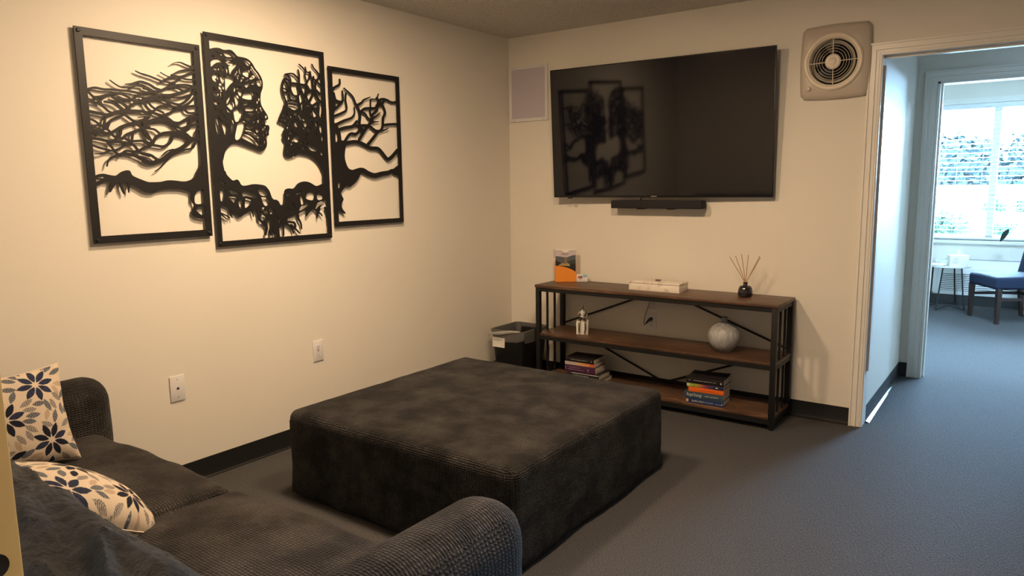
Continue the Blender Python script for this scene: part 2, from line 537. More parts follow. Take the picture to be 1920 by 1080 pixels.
M_carpet = carpet(); M_ceil = popcorn(); M_wood = rustic_wood(); M_vase = vase_glaze(); M_print = print_mat('leaf_print_cotton')
M_glass = thin_glass(); M_liner = liner_mat('thin_bin_liner', 0.16); M_liner2 = liner_mat('gathered_bin_liner', 0.42); M_marble = marble()
M_sofa = chenille('charcoal_chenille', (0.023, 0.0205, 0.019), (0.100, 0.091, 0.086), 0.0088, 0.013, 0.85, 0.30, sheen=0.08)
M_ott = chenille('charcoal_ribbed_velvet', (0.0165, 0.0152, 0.0145), (0.088, 0.081, 0.077), 0.0082, 0.012, 1.0, 0.40, sheen=0.05)
M_throw = chenille('slate_fleece', (0.011, 0.012, 0.0145), (0.062, 0.065, 0.075), 0.05, 0.05, 1.0, 0.4, sheen=0.2, fuzzy=True)


def struct(mb, name, mt, parent=None, **kw):
    o = mb.build(name, mt, parent, **kw)
    o['kind'] = 'structure'
    return o
ART_TRACES = [
's 10.6 10.6 -238 193 -208 202 -174 199 -140 201 -101 201 -64 201 -26 197;s 4.4 9.2 -144 239 -123 225 -100 215 -63 216 -36 227 -3 227;s 4.5 8.6 -34 289 -16 282 1 278;s 8.8 8.8 1 278 27 273 52 266 78 259 111 256 138 253;s 4.5 13.5 -81 229 -54 234 -22 245 -2 244;s 12.8 11.6 -2 244 24 237 49 224 75 218;s 12.2 12.2 -5 200 26 206 61 213 83 222 112 237 148 247 188 252 237 249;s 3.6 5.9 76 295 97 286 118 280 149 285;s 2.4 12.0 128 336 151 346 173 349 195 343 218 337 241 339;s 3.6 10.9 136 296 165 311 194 319 240 332;s 10.8 10.8 75 255 106 271 135 283 174 288 209 304 242 317;s 8.5 8.5 127 290 152 287 174 282 196 278 242 280;s 9.7 9.7 116 254 144 262 162 277 174 288;s 12.9 12.9 -8 174 32 186 73 197 106 200 145 210 186 226 216 240 240 250;s 8.8 8.8 112 235 142 236 172 227 192 225;s 10.5 10.5 -4 219 22 214 52 199 80 181 103 163 118 151;s 9.2 9.2 74 201 122 191 161 195 202 209 222 214;s 11.7 11.7 -8 166 23 174 56 179 98 172 142 163 164 167 194 188 213 211 239 240;s 9.5 9.5 7 168 24 146 44 134 75 122;s 10.6 10.6 -9 161 5 137 27 124 58 146 97 154 129 150 163 153 199 173 230 201 243 216;s 11.2 11.2 105 121 134 139 168 148 198 158 233 164;s 11.4 11.4 174 145 195 129 242 134;s 11.8 11.8 -12 118 27 118 66 110 102 121;s 14.1 14.1 -238 105 -201 100 -166 96 -129 110 -94 117 -58 120 -12 121;s 9.6 9.6 -234 183 -216 166 -193 168 -156 180 -117 189 -88 182 -59 167 -40 151;s 9.7 9.7 -237 145 -202 141 -180 128 -162 112 -148 106;s 9.9 9.9 -173 149 -145 146 -122 135 -103 119 -89 118;s 13.3 13.3 -138 170 -119 162 -96 145 -75 129;s 8.7 8.7 -195 146 -177 164 -156 178 -126 190;s 8.6 8.6 -217 163 -201 155 -188 144;s 10.1 10.1 -119 168 -89 166 -59 168 -27 192 -5 201;s 12.6 12.6 -89 118 -69 139 -40 156 -8 171;s 8.1 8.1 -38 181 -7 180;s 9.3 9.3 -29 170 -9 154;s 9.8 9.8 -236 74 -221 68 -198 52 -181 39 -167 32 -150 11 -131 4;s 9.8 9.8 -238 46 -203 51 -183 45 -196 26 -219 9;s 10.0 10.0 -174 90 -181 68 -185 48 -176 41;s 11.9 11.9 -97 102 -128 88 -156 72 -168 52 -174 37;s 13.2 13.2 -237 24 -201 23 -173 20 -148 28 -117 48 -86 61 -52 71 -23 82 9 97;s 12.2 12.2 -238 -3 -206 -6 -176 -12 -146 -8 -122 17 -115 40 -101 55;s 10.9 10.9 -176 -15 -142 -13 -108 -14 -80 -18 -74 -3 -70 15 -69 27;s 11.2 11.2 -111 3 -95 18 -69 30 -42 41 -15 54 6 56;s 11.1 11.1 -131 2 -106 3 -82 -8 -46 -6 -20 -6 0 -13;s 9.3 9.3 -238 -31 -207 -42 -174 -49 -157 -51 -130 -42 -109 -29 -93 -19;s 10.2 10.2 -178 -15 -163 -34 -146 -58 -127 -72;s 4.0 8.1 -233 -67 -204 -64 -175 -54 -157 -51;s 5.8 16.6 -187 -116 -181 -95 -165 -80 -137 -67 -112 -62 -77 -66 -47 -78 -7 -97;s 10.6 10.6 -116 -59 -101 -50 -76 -52 -50 -49 -28 -37 -1 -27;s 12.3 12.3 -88 -19 -68 -25 -52 -45 -35 -60 -5 -69;s 11.5 11.5 -90 98 -64 80 -45 73;s 3.5 7.1 -40 93 -17 97 9 100;s 10.8 10.8 -22 42 -15 22 1 3;s 9.4 9.4 -50 66 -33 54 -16 50 -9 68 -12 88;s 7.9 7.9 -238 32 -214 32 -191 36;s 14.3 14.3 -16 73 21 85 59 93 91 91 118 82 146 81 176 97 205 110 242 114;s 10.0 10.0 -17 61 15 75 53 83 91 82 112 71 132 50 143 40;s 11.8 11.8 66 108 92 100 113 86 134 66 155 58 191 70 220 78 242 79;s 15.0 15.0 201 112 201 91 193 69 181 53 154 41 126 37 87 35 59 28 31 9 15 -15;s 10.1 10.1 -18 50 8 49 31 45 51 30;s 10.8 10.8 -19 47 -5 28 9 0 15 -15;s 12.6 12.6 -23 -6 2 -18 33 -24 65 -26 94 -9 110 18 117 31;s 10.9 10.9 -26 -35 -2 -29 15 -20;s 16.6 16.6 142 35 170 34 195 16 215 12 243 13;s 14.0 14.0 125 29 158 25 186 10;s 20.5 20.5 197 8 172 -14 142 -34 102 -51 61 -81 38 -91 0 -100 -30 -91;s 3.0 8.6 51 -69 80 -46 108 -38;s 3.5 11.3 16 -136 41 -120 65 -96 98 -67 124 -53 165 -38 200 -29 216 -5;s 12.2 12.2 -28 -59 3 -66 23 -79 41 -89;s 7.3 7.3 211 89 222 100 241 99;s 11.1 11.1 221 20 226 47 241 64;p -243 -160 -229 -151 -206 -147 -182 -152 -154 -155 -134 -141 -108 -132 -93 -136 -85 -154 -55 -169 -23 -181 -6 -183 38 -182 67 -176 100 -176 144 -181 174 -176 198 -162 212 -137 235 -99 241 -70 287 -69 278 -362 239 -357 200 -350 178 -336 174 -317 187 -292 176 -271 173 -256 175 -233 147 -221 113 -216 63 -216 22 -222 2 -230 -21 -230 -42 -223 -69 -205 -98 -194 -104 -225 -108 -225 -112 -185 -128 -184 -129 -202 -124 -233 -131 -229 -141 -202 -144 -185 -162 -195 -182 -224 -188 -221 -186 -201 -180 -185 -193 -180 -207 -184 -236 -196 -246 -201;h -238 -182 -237 -171 -224 -164 -208 -165 -220 -172;h 220 -223 239 -225 237 -272 201 -278 196 -257 204 -238;h 210 -305 237 -305 238 -331 220 -332 201 -315',
'p -327 425 -317 426 -296 433 -271 435 -247 430 -213 435 -194 426 -176 410 -147 409 -118 403 -97 386 -82 363 -60 340 -45 310 -46 275 -58 248 -63 219 -63 216 -60 191 -45 166 -29 144 -24 126 -32 119 -45 116 -44 105 -41 93 -26 94 -20 80 -26 59 -26 44 -45 35 -40 14 -44 -15 -62 -32 -80 -37 -110 -27 -162 -11 -200 -1 -230 -4 -257 -22 -277 -48 -288 -79 -293 -97 -287 -135 -278 -160 -245 -185 -239 -212 -366 -210;p -343 -136 -287 -135 -276 -155 -246 -182 -223 -177 -211 -186 -199 -205 -173 -207 -132 -200 -92 -203 -64 -210 -42 -235 -30 -268 -16 -280 1 -281 -13 -279 8 -287 18 -305 30 -309 44 -291 50 -239 71 -224 108 -224 136 -200 175 -188 214 -194 252 -212 276 -209 306 -195 312 -159 345 -159 346 -341 324 -334 323 -314 302 -314 277 -326 263 -351 253 -364 247 -350 228 -337 204 -352 179 -373 185 -339 126 -358 72 -375 48 -398 35 -422 26 -478 -44 -476 -22 -462 -85 -458 -76 -425 -92 -401 -118 -378 -122 -346 -135 -324 -155 -330 -183 -340 -207 -354 -224 -359 -239 -344 -264 -331 -263 -360 -277 -339 -276 -317 -309 -301 -340 -292;p 82 193 76 192 51 153 36 123 36 113 66 102 76 93 73 80 58 62 62 47 55 32 69 13 66 -7 61 -33 66 -55 91 -65 123 -56 155 -45 169 -45 225 -56 260 -77 280 -99 304 -145 303 -193 348 -191 348 213 321 211 267 202 235 205 190 196 138 182;h -248 416 -229 420 -208 416 -190 400 -209 404 -234 402;h -241 388 -225 391 -206 391 -232 382;h -239 373 -223 379 -198 378 -211 368 -227 366;h -225 355 -202 366 -179 373 -203 348 -215 324 -222 327;h -188 345 -182 334 -193 319 -196 322;h -171 358 -161 359 -163 334 -172 333;h -145 391 -129 393 -110 386 -121 373;h -147 372 -135 362 -145 358;h -149 341 -132 347 -116 347 -121 327 -131 320 -150 329;h -102 374 -90 359 -107 354;h -98 344 -82 351 -61 322 -74 321;h -117 313 -97 328 -88 319 -109 310;h -187 314 -173 320 -171 313 -180 298;h -161 312 -147 310 -166 292;h -143 297 -125 307 -126 301 -136 296;h -146 277 -130 287 -117 288 -135 269;h -108 292 -89 299 -94 288 -107 286;h -79 300 -55 307 -55 286 -70 284;h -192 267 -171 264 -191 254;h -206 265 -199 266 -203 239 -209 240;h -186 242 -174 250 -160 245 -171 227 -180 229;h -158 225 -150 236 -110 243 -116 215 -158 217;h -99 256 -83 246 -87 237;h -248 297 -235 304 -216 303 -204 293 -224 277 -238 259 -249 247;h -277 307 -257 307 -262 279 -271 281;h -315 303 -299 312 -287 312 -290 290 -301 294 -293 273 -313 287;h -287 252 -278 272 -261 252 -280 246;h -316 254 -305 242 -317 237;h -315 222 -303 229 -291 222 -301 210;h -281 233 -268 235 -271 196 -278 206;h -318 187 -297 186 -304 173;h -249 195 -229 219 -226 211 -247 183;h -207 218 -197 222 -189 194 -200 174;h -193 228 -184 217 -176 195 -183 192;h -106 213 -95 222 -99 207;h -318 362 -300 380 -272 386 -261 371 -289 368 -314 349;h -316 391 -305 398 -305 390;h -305 336 -290 346 -279 337 -295 332;h -272 348 -256 353 -261 331;h -247 349 -235 339 -240 325;h -291 419 -261 409 -271 403;h -309 414 -300 420 -304 410;h -248 172 -225 189 -213 176 -227 157;h -215 145 -185 160 -182 122 -207 105;h -176 156 -164 146 -168 131 -174 137;h -158 183 -147 195 -121 190 -148 184;h -147 167 -132 174 -102 172 -110 161 -146 158;h -137 143 -124 145 -107 144 -121 135;h -162 120 -146 121 -123 119 -140 110;h -199 81 -187 93 -162 96 -168 66 -190 28 -213 27;h -149 81 -135 84 -109 72 -146 73;h -157 58 -124 57 -88 33 -105 32 -131 45;h -174 23 -162 38 -132 31 -104 6 -108 -4;h -100 64 -85 75 -76 68 -92 56;h -300 144 -284 148 -259 111 -274 121;h -254 156 -235 138 -242 128;h -303 121 -279 94 -258 81 -271 37 -283 79;h -316 97 -305 95 -298 33 -313 53;h -229 110 -220 86 -235 36;h -316 189 -293 189 -301 173 -316 179;h -317 159 -310 155 -315 145;h -83 154 -76 155 -77 146 -83 146;h -40 137 -32 138 -34 129 -40 129;h -65 96 -58 97 -59 88 -65 88;h -61 76 -54 77 -55 68 -62 68;h -80 49 -73 50 -75 41 -81 41;h -83 8 -76 9 -77 0 -84 0;h -57 10 -50 11 -51 2 -58 2;h -81 183 -74 184 -75 175 -81 175;h -70 175 -62 176 -64 167 -70 167;h -64 164 -56 165 -58 156 -64 156;h -78 127 -71 128 -72 119 -79 119;h -102 125 -95 126 -96 117 -102 117;h -86 112 -79 113 -80 104 -86 104;h -110 102 -103 103 -105 94 -111 94;h -65 125 -57 126 -59 117 -65 117;h -49 82 -41 83 -43 74 -49 74;h -42 59 -34 60 -36 51 -42 51;h -60 45 -53 46 -54 37 -60 37;h -93 21 -85 22 -87 12 -93 13;h -78 -9 -70 -8 -72 -18 -78 -17;h -98 -4 -90 -3 -92 -12 -98 -12;h -85 204 -77 205 -79 196 -85 196;h -75 219 -67 220 -69 211 -75 211;h -92 166 -85 167 -87 158 -93 158;h -317 -177 -306 -180 -289 -195 -307 -194;h -316 -228 -294 -231 -305 -270 -316 -273;h -268 -223 -250 -229 -219 -246 -257 -242;h -278 -262 -236 -266 -249 -286 -266 -270;h -218 -284 -202 -281 -211 -319 -221 -295;h -181 -273 -152 -286 -177 -311 -187 -305;h -194 -238 -162 -243 -123 -260 -130 -267 -173 -257 -190 -258;h -107 -231 -76 -233 -57 -255 -92 -253;h -89 -269 -62 -273 -52 -288 -64 -306 -78 -299;h -95 -320 -79 -320 -83 -329 -94 -329;h -51 -324 -27 -328 -26 -340 -49 -333;h -102 -349 -85 -359 -76 -371 -97 -379;h -84 -335 -63 -339 -64 -348 -81 -345;h -70 -390 -46 -397 -59 -438 -54 -460 -73 -459 -62 -420;h -46 -343 -32 -348 -43 -351;h -21 -401 -37 -443 -40 -443;h 64 -251 84 -249 65 -261;h 125 -249 153 -239 156 -243 129 -256;h 147 -268 163 -266 168 -297 152 -305;h 194 -257 210 -246 236 -251 228 -283 189 -276;h 261 -261 278 -255 297 -262 296 -278 272 -286 260 -277;h 138 -340 151 -322 187 -307 190 -317 158 -335;h 95 -304 103 -302 116 -333 108 -337;h 51 -325 64 -322 68 -327 56 -331;h 78 -341 93 -342 88 -351;h 1 -390 9 -387 8 -403;h 60 -381 76 -375 74 -397 63 -397;h -21 -401 -40 -443 -30 -422;h 12 -384 23 -382 15 -394;h -15 -359 -1 -369 -8 -372;h -19 -447 -12 -472 -24 -471;h 5 -433 24 -422 21 -473 10 -472;h 262 -306 320 -292 319 -311 278 -316 248 -338;h -42 -446 -29 -456 -30 -472 -37 -472;h -28 -346 -17 -341 -22 -356;s 17.2 6.2 122 -355 128 -384 142 -409 145 -438;s 12.8 12.8 48 -395 81 -400 100 -404 106 -423 98 -429;s 13.5 6.1 51 -405 83 -431 91 -460;s 15.4 6.2 80 -416 105 -436 131 -461;s 17.5 4.2 193 -336 179 -373;s 10.8 5.4 255 -351 279 -365 286 -375;s 14.6 14.6 309 -333 324 -370 323 -406;s 7.1 7.1 225 -331 256 -348;s 18.0 5.4 268 -338 257 -364 251 -386;s 9.3 4.4 -152 -330 -146 -345 -144 -361;s 8.8 4.1 -324 -336 -294 -349 -274 -361;s 10.7 4.2 -269 -317 -271 -340 -262 -360;s 7.6 2.9 -322 -343 -304 -355 -289 -368;s 5.7 10.9 185 417 212 398 224 384 252 377 244 351 227 326 210 312;s 5.3 8.4 224 407 227 385;s 7.9 7.9 224 382 219 358 230 332;s 5.9 11.8 267 427 280 408 296 395 314 377 334 371;s 11.2 11.2 253 385 258 360 277 349 293 343 318 323;s 8.1 8.1 274 364 277 349;s 11.5 11.5 314 374 307 358 289 340 284 314 283 294;s 6.5 13.5 177 388 182 362 180 337 178 309;s 7.6 10.6 92 354 117 362 144 363 165 350 177 336;s 11.7 11.7 104 358 121 340 126 319 122 298 123 279 137 255 156 252;s 15.0 15.0 126 314 163 315 197 313 229 311;s 11.7 11.7 88 334 111 329 126 319;s 11.7 11.7 88 334 75 304 71 274 78 245 89 219 78 190;s 11.7 11.7 90 325 106 297 110 268 114 238 135 227 157 232 168 253 176 271 171 303;s 7.7 7.7 81 285 102 277;s 9.7 9.7 80 262 101 267 111 273;s 8.3 8.3 89 219 120 226 157 224;s 9.3 9.3 88 205 119 209 162 204;s 15.3 15.3 175 309 189 285 200 258 205 231 202 195;s 16.4 16.4 165 252 169 223 177 193;s 11.2 11.2 227 324 221 288 210 261 206 246;s 15.0 15.0 229 311 247 290 273 288 286 294 311 276;s 11.4 11.4 266 343 268 313 269 287;s 12.5 12.5 247 285 220 267 230 233 255 212 289 230;s 14.2 14.2 272 282 251 250 233 223 217 221 205 233;s 17.0 17.0 279 283 291 258 312 234;s 8.0 8.0 181 211 191 224;s 11.5 11.5 255 212 280 190;s 12.1 12.1 255 212 234 187 230 174;s 14.5 14.5 302 234 295 202 294 176;s 18.1 18.1 78 190 96 187 138 172 176 188;s 18.1 18.1 91 211 90 186 76 166;s 13.5 13.5 203 208 221 194 214 173;h 110 195 158 196 158 189 138 181 120 186;h 134 169 157 176 149 156 135 159;h 160 153 172 162 181 142 176 132;h 189 145 199 147 208 134 192 131;h 194 114 210 122 218 115 204 98;h 218 88 228 96 237 86 230 76;h 257 199 282 169 264 156 259 173;h 269 132 277 150 282 143;h 270 119 286 127 277 104;h 297 100 313 110 309 74 301 79;h 306 56 315 60 319 43 311 30;h 309 210 321 211 311 161 303 171;h 186 188 190 201 203 202 195 179;h 216 203 222 188 217 182;h 243 185 251 167 245 163;h 133 106 143 114 151 95 139 96;h 139 137 157 115 150 114;h 127 35 142 42 157 31 150 20 131 20;h 171 9 178 25 184 12;h 216 18 228 3 267 -14 263 -24 233 -20 218 -2;h 138 -13 160 -16 153 -20;h 177 -15 189 -8 195 -13 182 -19;h 295 -34 306 -28 315 -41 301 -45;h 90 64 112 60 99 56;h 267 44 287 42 277 37;h 116 80 124 70 118 67;h 134 66 143 59 136 56;h 111 148 119 143 114 138;h 119 163 127 164 124 153;h 183 101 196 89 191 86;h 207 67 216 54 211 54;h 273 94 279 94 275 60;h 243 128 253 121 248 112;h 67 151 74 151 73 143 67 143;h 55 128 62 128 61 120 55 120;h 73 127 80 127 79 119 73 119;h 89 140 97 140 95 132 89 132;h 85 175 93 175 91 167 85 167;h 93 105 100 106 99 97 92 98;h 87 88 95 88 93 80 87 80;h 101 48 109 48 107 40 101 40;h 91 38 99 38 97 30 91 30;h 115 26 123 26 121 18 115 18;h 104 5 112 5 111 -3 104 -2;h 76 -3 84 -3 82 -11 76 -11;h 81 -28 88 -28 87 -36 80 -36;h 96 -33 103 -33 102 -41 95 -41;h 120 -40 128 -40 126 -48 120 -48;h 118 -22 126 -22 124 -30 118 -30;h 109 121 117 122 115 113 109 114;h 84 157 92 157 90 149 84 149;h 195 42 203 42 201 34 195 34;h 231 152 239 152 237 144 231 144',
's 10.5 15.0 -190 372 -193 346 -231 325 -250 299;s 9.5 17.1 -175 310 -172 279 -178 254 -210 227 -252 196;s 15.7 15.7 -237 294 -226 260 -199 252 -181 254;s 11.5 13.8 -150 302 -155 263 -150 214 -189 191 -245 171;s 8.4 23.6 -162 328 -126 307 -99 285 -82 251 -60 221 -52 186 -60 135 -47 107;s 7.1 19.0 -93 229 -92 197 -115 171 -168 153 -215 133 -248 117;s 18.1 18.1 -78 152 -109 125 -161 115 -203 102 -218 81;s 12.0 12.0 -104 125 -55 135;s 16.0 5.6 -63 246 -33 262 -18 278 33 297;s 14.5 14.5 -46 208 -16 228 24 234 70 238 81 253 103 281 124 294 160 293 202 281 245 287;s 5.8 13.4 99 321 77 290 37 284 32 242 28 206 46 178 40 163;s 16.7 16.7 83 294 107 277 137 243 146 214 128 183 123 138 104 111 63 109 19 132 -16 134 -45 132;s 15.3 15.3 144 288 122 264 91 250 79 224 47 200 42 188;s 13.3 13.3 -41 208 -12 199 11 175 41 170;s 19.2 19.2 40 163 9 135 -23 101 -65 52;s 13.4 4.2 51 182 78 194 109 215;s 11.7 4.2 45 156 91 162;s 13.8 13.8 137 146 179 152 244 158;s 12.0 4.3 104 111 141 117 170 130;s 19.6 19.6 83 106 51 72 3 29;s 16.3 16.3 -52 110 -87 83 -130 81 -170 41;s 23.7 23.7 -234 125 -214 84 -207 32;s 31.0 31.0 -49 111 -33 97;p -268 305 -239 300 -230 257 -228 222 -245 173 -243 132 -226 98 -222 21 -285 19;h -236 83 -224 77 -223 46 -237 38;s 23.3 23.3 -192 21 -104 38 -45 30 15 8 77 5 114 -21 151 -53 184 -43 240 1;s 35.6 24.4 -114 -134 -54 -122 -6 -140 43 -151 101 -141 160 -133 194 -123 247 -137;p 174 -118 201 -111 242 -89 256 -89 252 -160 232 -151 199 -144;p -275 37 -157 41 -170 6 -179 -47 -170 -86 -148 -116 -96 -120 -53 -113 -67 -143 -93 -179 -130 -205 -154 -214 -183 -214 -214 -244 -217 -257 -202 -284 -217 -310 -213 -337 -192 -360 -201 -366 -231 -349 -264 -326 -286 -317;h -236 -196 -215 -190 -232 -223']

# ------------------------------------------------------------------ the setting
H = 2.44
struct(MB().box(-0.3, 5.4, -6.6, 5.5, -0.10, 0.0), 'floor', M_carpet, smooth=0)
struct(MB().box(-0.3, 5.4, -6.6, 5.5, H, H + 0.12), 'ceiling', M_ceil, smooth=0)
struct(MB().box(-0.15, 0.0, -6.6, 0.12, 0, H), 'wall_left', M_wall, smooth=0)
OX0, OX1, OZ = 2.467, 3.52, 2.055           # doorway in the television wall
struct(MB().box(0, OX0, 0, 0.12, 0, H).box(OX0, OX1, 0, 0.12, OZ, H).box(OX1, 5.4, 0, 0.12, 0, H), 'wall_back', M_wall, smooth=0)
struct(MB().box(5.2, 5.4, -6.6, 5.5, 0, H), 'wall_right', M_wall, smooth=0)
# wall the photographer stands in the doorway of
JX = 2.26
struct(MB().box(0, JX - 0.02, -4.23, -4.08, 0, H).box(JX - 0.02, 3.42, -4.23, -4.08, 2.08, H).box(3.42, 5.2, -4.23, -4.08, 0, H), 'wall_front', M_wall, smooth=0)
struct(MB().box(0, 5.2, -6.6, -6.45, 0, H), 'wall_entry', M_wall, smooth=0)
# hall behind the doorway and the second doorway
struct(MB().box(2.30, 2.463, 0.12, 1.345, 0, H), 'wall_hall_left', M_wall, smooth=0)
HX0, HX1, HZ, HY = 2.59, 3.46, 2.045, 1.345
struct(MB().box(2.463, HX0, HY, HY + 0.12, 0, H).box(HX0, HX1, HY, HY + 0.12, HZ, H).box(HX1, 5.2, HY, HY + 0.12, 0, H).box(0.9, 2.463, HY, HY + 0.12, 0, H), 'wall_hall_back', M_wall, smooth=0)
struct(MB().box(0.75, 0.9, HY, 5.5, 0, H), 'wall_far_left', M_wall, smooth=0)
WX0, WX1, WZ0, WZ1, WY = 2.12, 4.10, 0.715, 2.21, 5.15
struct(MB().box(0.9, WX0, WY, WY + 0.16, 0, H).box(WX1, 5.2, WY, WY + 0.16, 0, H).box(WX0, WX1, WY, WY + 0.16, 0, WZ0).box(WX0, WX1, WY, WY + 0.16, WZ1, H), 'wall_far', M_wall, smooth=0)


def cove(mb, pts, h=0.1):
    """black vinyl cove base: profile swept along straight runs (p0, p1, outward normal)"""
    for (x0, y0), (x1, y1), (nx, ny) in pts:
        prof = [(0.0, h), (0.004, h), (0.005, 0.022), (0.009, 0.009), (0.017, 0.004), (0.017, 0.0), (0.0, 0.0)]
        n = len(prof); vs = []
        for (x, y) in ((x0, y0), (x1, y1)):
            for d, z in prof: vs.append((x + nx * d, y + ny * d, z))
        fs = [tuple(range(n)), tuple(range(2 * n - 1, n - 1, -1))] + [(i, (i + 1) % n, (i + 1) % n + n, i + n) for i in range(n)]
        mb.add(vs, fs)
    return mb


struct(cove(MB(), [((0, -4.08), (0, 0), (1, 0))]), 'baseboard_left', M_base)
struct(cove(MB(), [((0, 0), (2.402, 0), (0, -1))]), 'baseboard_back', M_base)
struct(cove(MB(), [((3.60, 0), (5.2, 0), (0, -1)), ((5.2, 0), (5.2, -4.08), (-1, 0))]), 'baseboard_right', M_base)
bh = struct(cove(MB(), [((2.463, 0.10), (2.463, HY), (1, 0)), ((2.463, HY), (2.522, HY), (0, -1))]), 'baseboard_hall', M_base)
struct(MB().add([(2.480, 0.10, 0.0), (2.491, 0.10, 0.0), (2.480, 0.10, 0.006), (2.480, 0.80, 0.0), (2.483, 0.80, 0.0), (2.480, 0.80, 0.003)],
                [(0, 1, 2), (5, 4, 3), (1, 4, 5, 2), (0, 3, 4, 1), (2, 5, 3, 0)]), 'toe_glint_strip', M_toe_glint)  # thin wedge added where the baseboard toe catches daylight; painted reflection
struct(cove(MB(), [((0.9, WY), (5.2, WY), (0, -1)), ((0.9, 1.465), (0.9, WY), (1, 0))], 0.11), 'baseboard_far', M_base)


def casing(mb, x0, x1, z1, y, w, out=-1, t=0.016):
    """stepped door casing round an opening x0..x1, top z1, on a wall plane y, facing out"""
    steps = [(0.0, w * 0.16, t * 0.45), (w * 0.16, w * 0.42, t * 0.62), (w * 0.42, w * 0.52, t * 1.0), (w * 0.52, w * 0.86, t * 0.80), (w * 0.86, w, t * 1.15)]
    for a, b, d in steps:
        ya, yb = (y, y + out * d)
        ya, yb = min(ya, yb), max(ya, yb)
        mb.box(x0 - b, x0 - a, ya, yb, 0, z1 + b)
        mb.box(x1 + a, x1 + b, ya, yb, 0, z1 + b)
        mb.box(x0 - a, x1 + a, ya, yb, z1 + a, z1 + b)
    return mb


struct(casing(MB(), OX0 - 0.004, OX1, OZ, 0.0, 0.063), 'trim_1', M_trim, smooth=0)
struct(MB().box(OX0 - 0.006, OX0 + 0.001, -0.002, 0.10, 0, OZ).box(OX1 - 0.001, OX1 + 0.006, -0.002, 0.12, 0, OZ).box(OX0 - 0.006, OX1 + 0.006, -0.002, 0.12, OZ - 0.001, OZ + 0.006)
       .box(OX0, OX0 + 0.012, 0.045, 0.085, 0.32, OZ - 0.05).box(OX0, OX1, 0.045, 0.085, OZ - 0.014, OZ), 'door_1', M_trim, smooth=0)
struct(casing(MB(), HX0 - 0.004, HX1, HZ, HY, 0.070), 'trim_2', M_trim, smooth=0)
struct(MB().box(HX0 - 0.002, HX0 + 0.014, HY - 0.002, HY + 0.122, 0, HZ).box(HX1 - 0.014, HX1 + 0.002, HY, HY + 0.122, 0, HZ).box(HX0, HX1, HY - 0.002, HY + 0.122, HZ - 0.014, HZ + 0.002)
       .box(HX0 + 0.014, HX0 + 0.026, HY + 0.05, HY + 0.085, 0, HZ - 0.014), 'door_2', M_trim, smooth=0)
# jamb at the left edge of the picture, with the strike hole
jamb = struct(MB().rbox(JX - 0.022, JX, -4.235, -4.0775, 0, 2.08, 0.0025, 1), 'door_3', M_jamb)
MB().lathe([(0.0, JX + 0.0004), (0.0135, JX + 0.0004), (0.0150, JX + 0.0008), (0.0152, JX - 0.001)], 20, (0, -4.106, 0.972), 'x').build('strike_hole', M_slot, jamb)

# window of the far room
fr = MB()
fw = 0.045
for (a, b, c, d) in ((WX0, WX1, WZ0, WZ0 + fw), (WX0, WX1, WZ1 - fw, WZ1)): fr.box(a, b, WY + 0.05, WY + 0.11, c, d)
for xa in (WX0, WX1 - fw): fr.box(xa, xa + fw, WY + 0.05, WY + 0.11, WZ0 + fw, WZ1 - fw)
MUL = 2.765
win = struct(fr, 'window_1', M_white, smooth=0)
MB().box(MUL - 0.035, MUL + 0.035, WY + 0.045, WY + 0.115, WZ0 + fw, WZ1 - fw).build('mullion', M_white, win, smooth=0)
for xa, xb in ((WX0 + fw, MUL - 0.035), (MUL + 0.035, WX1 - fw)):
    MB().box(xa, xb, WY + 0.078, WY + 0.082, WZ0 + fw, WZ1 - fw).build('pane', M_glass, win, smooth=0)
struct(MB().rbox(WX0 - 0.06, WX1 + 0.06, WY - 0.045, WY + 0.05, WZ0 - 0.04, WZ0, 0.006, 1), 'trim_5', M_trim)
struct(MB().box(WX0 - 0.06, WX0, WY - 0.014, WY, WZ0, WZ1 + 0.06).box(WX1, WX1 + 0.06, WY - 0.014, WY, WZ0, WZ1 + 0.06).box(WX0 - 0.06, WX1 + 0.06, WY - 0.014, WY, WZ1, WZ1 + 0.06), 'trim_6', M_trim, smooth=0)

# blind
bl = thing('window_blind', 'white horizontal slat blind hanging in the bright window of the far room', 'blind', (0, 0, WZ1))
BX0, BX1 = WX0 + 0.015, WX1 - 0.015
MB().rbox(BX0, BX1, WY - 0.012, WY + 0.045, -0.055, -0.002, 0.004, 1).build('head_rail', M_blind, bl)
MB().rbox(BX0, BX1, WY - 0.004, WY + 0.04, WZ0 - WZ1 + 0.012, WZ0 - WZ1 + 0.034, 0.006, 1).build('bottom_rail', M_blind, bl)
sm = None
nsl = 28
z_top, z_bot = -0.085, WZ0 - WZ1 + 0.06
for i in range(nsl):
    z = z_top + (z_bot - z_top) * i / (nsl - 1)
    if sm is None:
        a = MB()
        cx = (BX0 + BX1) / 2; n = 5; vs = []; fs = []
        for k in range(n):
            t = k / (n - 1) - 0.5
            for xx in (BX0 - cx + 0.005, BX1 - cx - 0.005): vs += [(xx, t * 0.048, 0.004 * (1 - 4 * t * t)), (xx, t * 0.048, 0.004 * (1 - 4 * t * t) - 0.0022)]
        for k in range(n - 1):
            q = k * 4
            fs += [(q, q + 2, q + 6, q + 4), (q + 1, q + 5, q + 7, q + 3), (q, q + 4, q + 5, q + 1), (q + 2, q + 3, q + 7, q + 6)]
        fs += [(0, 1, 3, 2), (16, 18, 19, 17)]
        a.add(vs, fs); sm = a.mesh('slat', M_blind)
    s_ = bpy.data.objects.new('slat', sm); COL.objects.link(s_); s_.parent = bl
    wob = 0.0
    if 11 <= i <= 18: wob = random.uniform(-1, 1)
    s_.location = ((BX0 + BX1) / 2, WY + 0.016, z)
    s_.rotation_euler = (math.radians(-6 + 5 * wob), math.radians(0.28 * wob), 0)
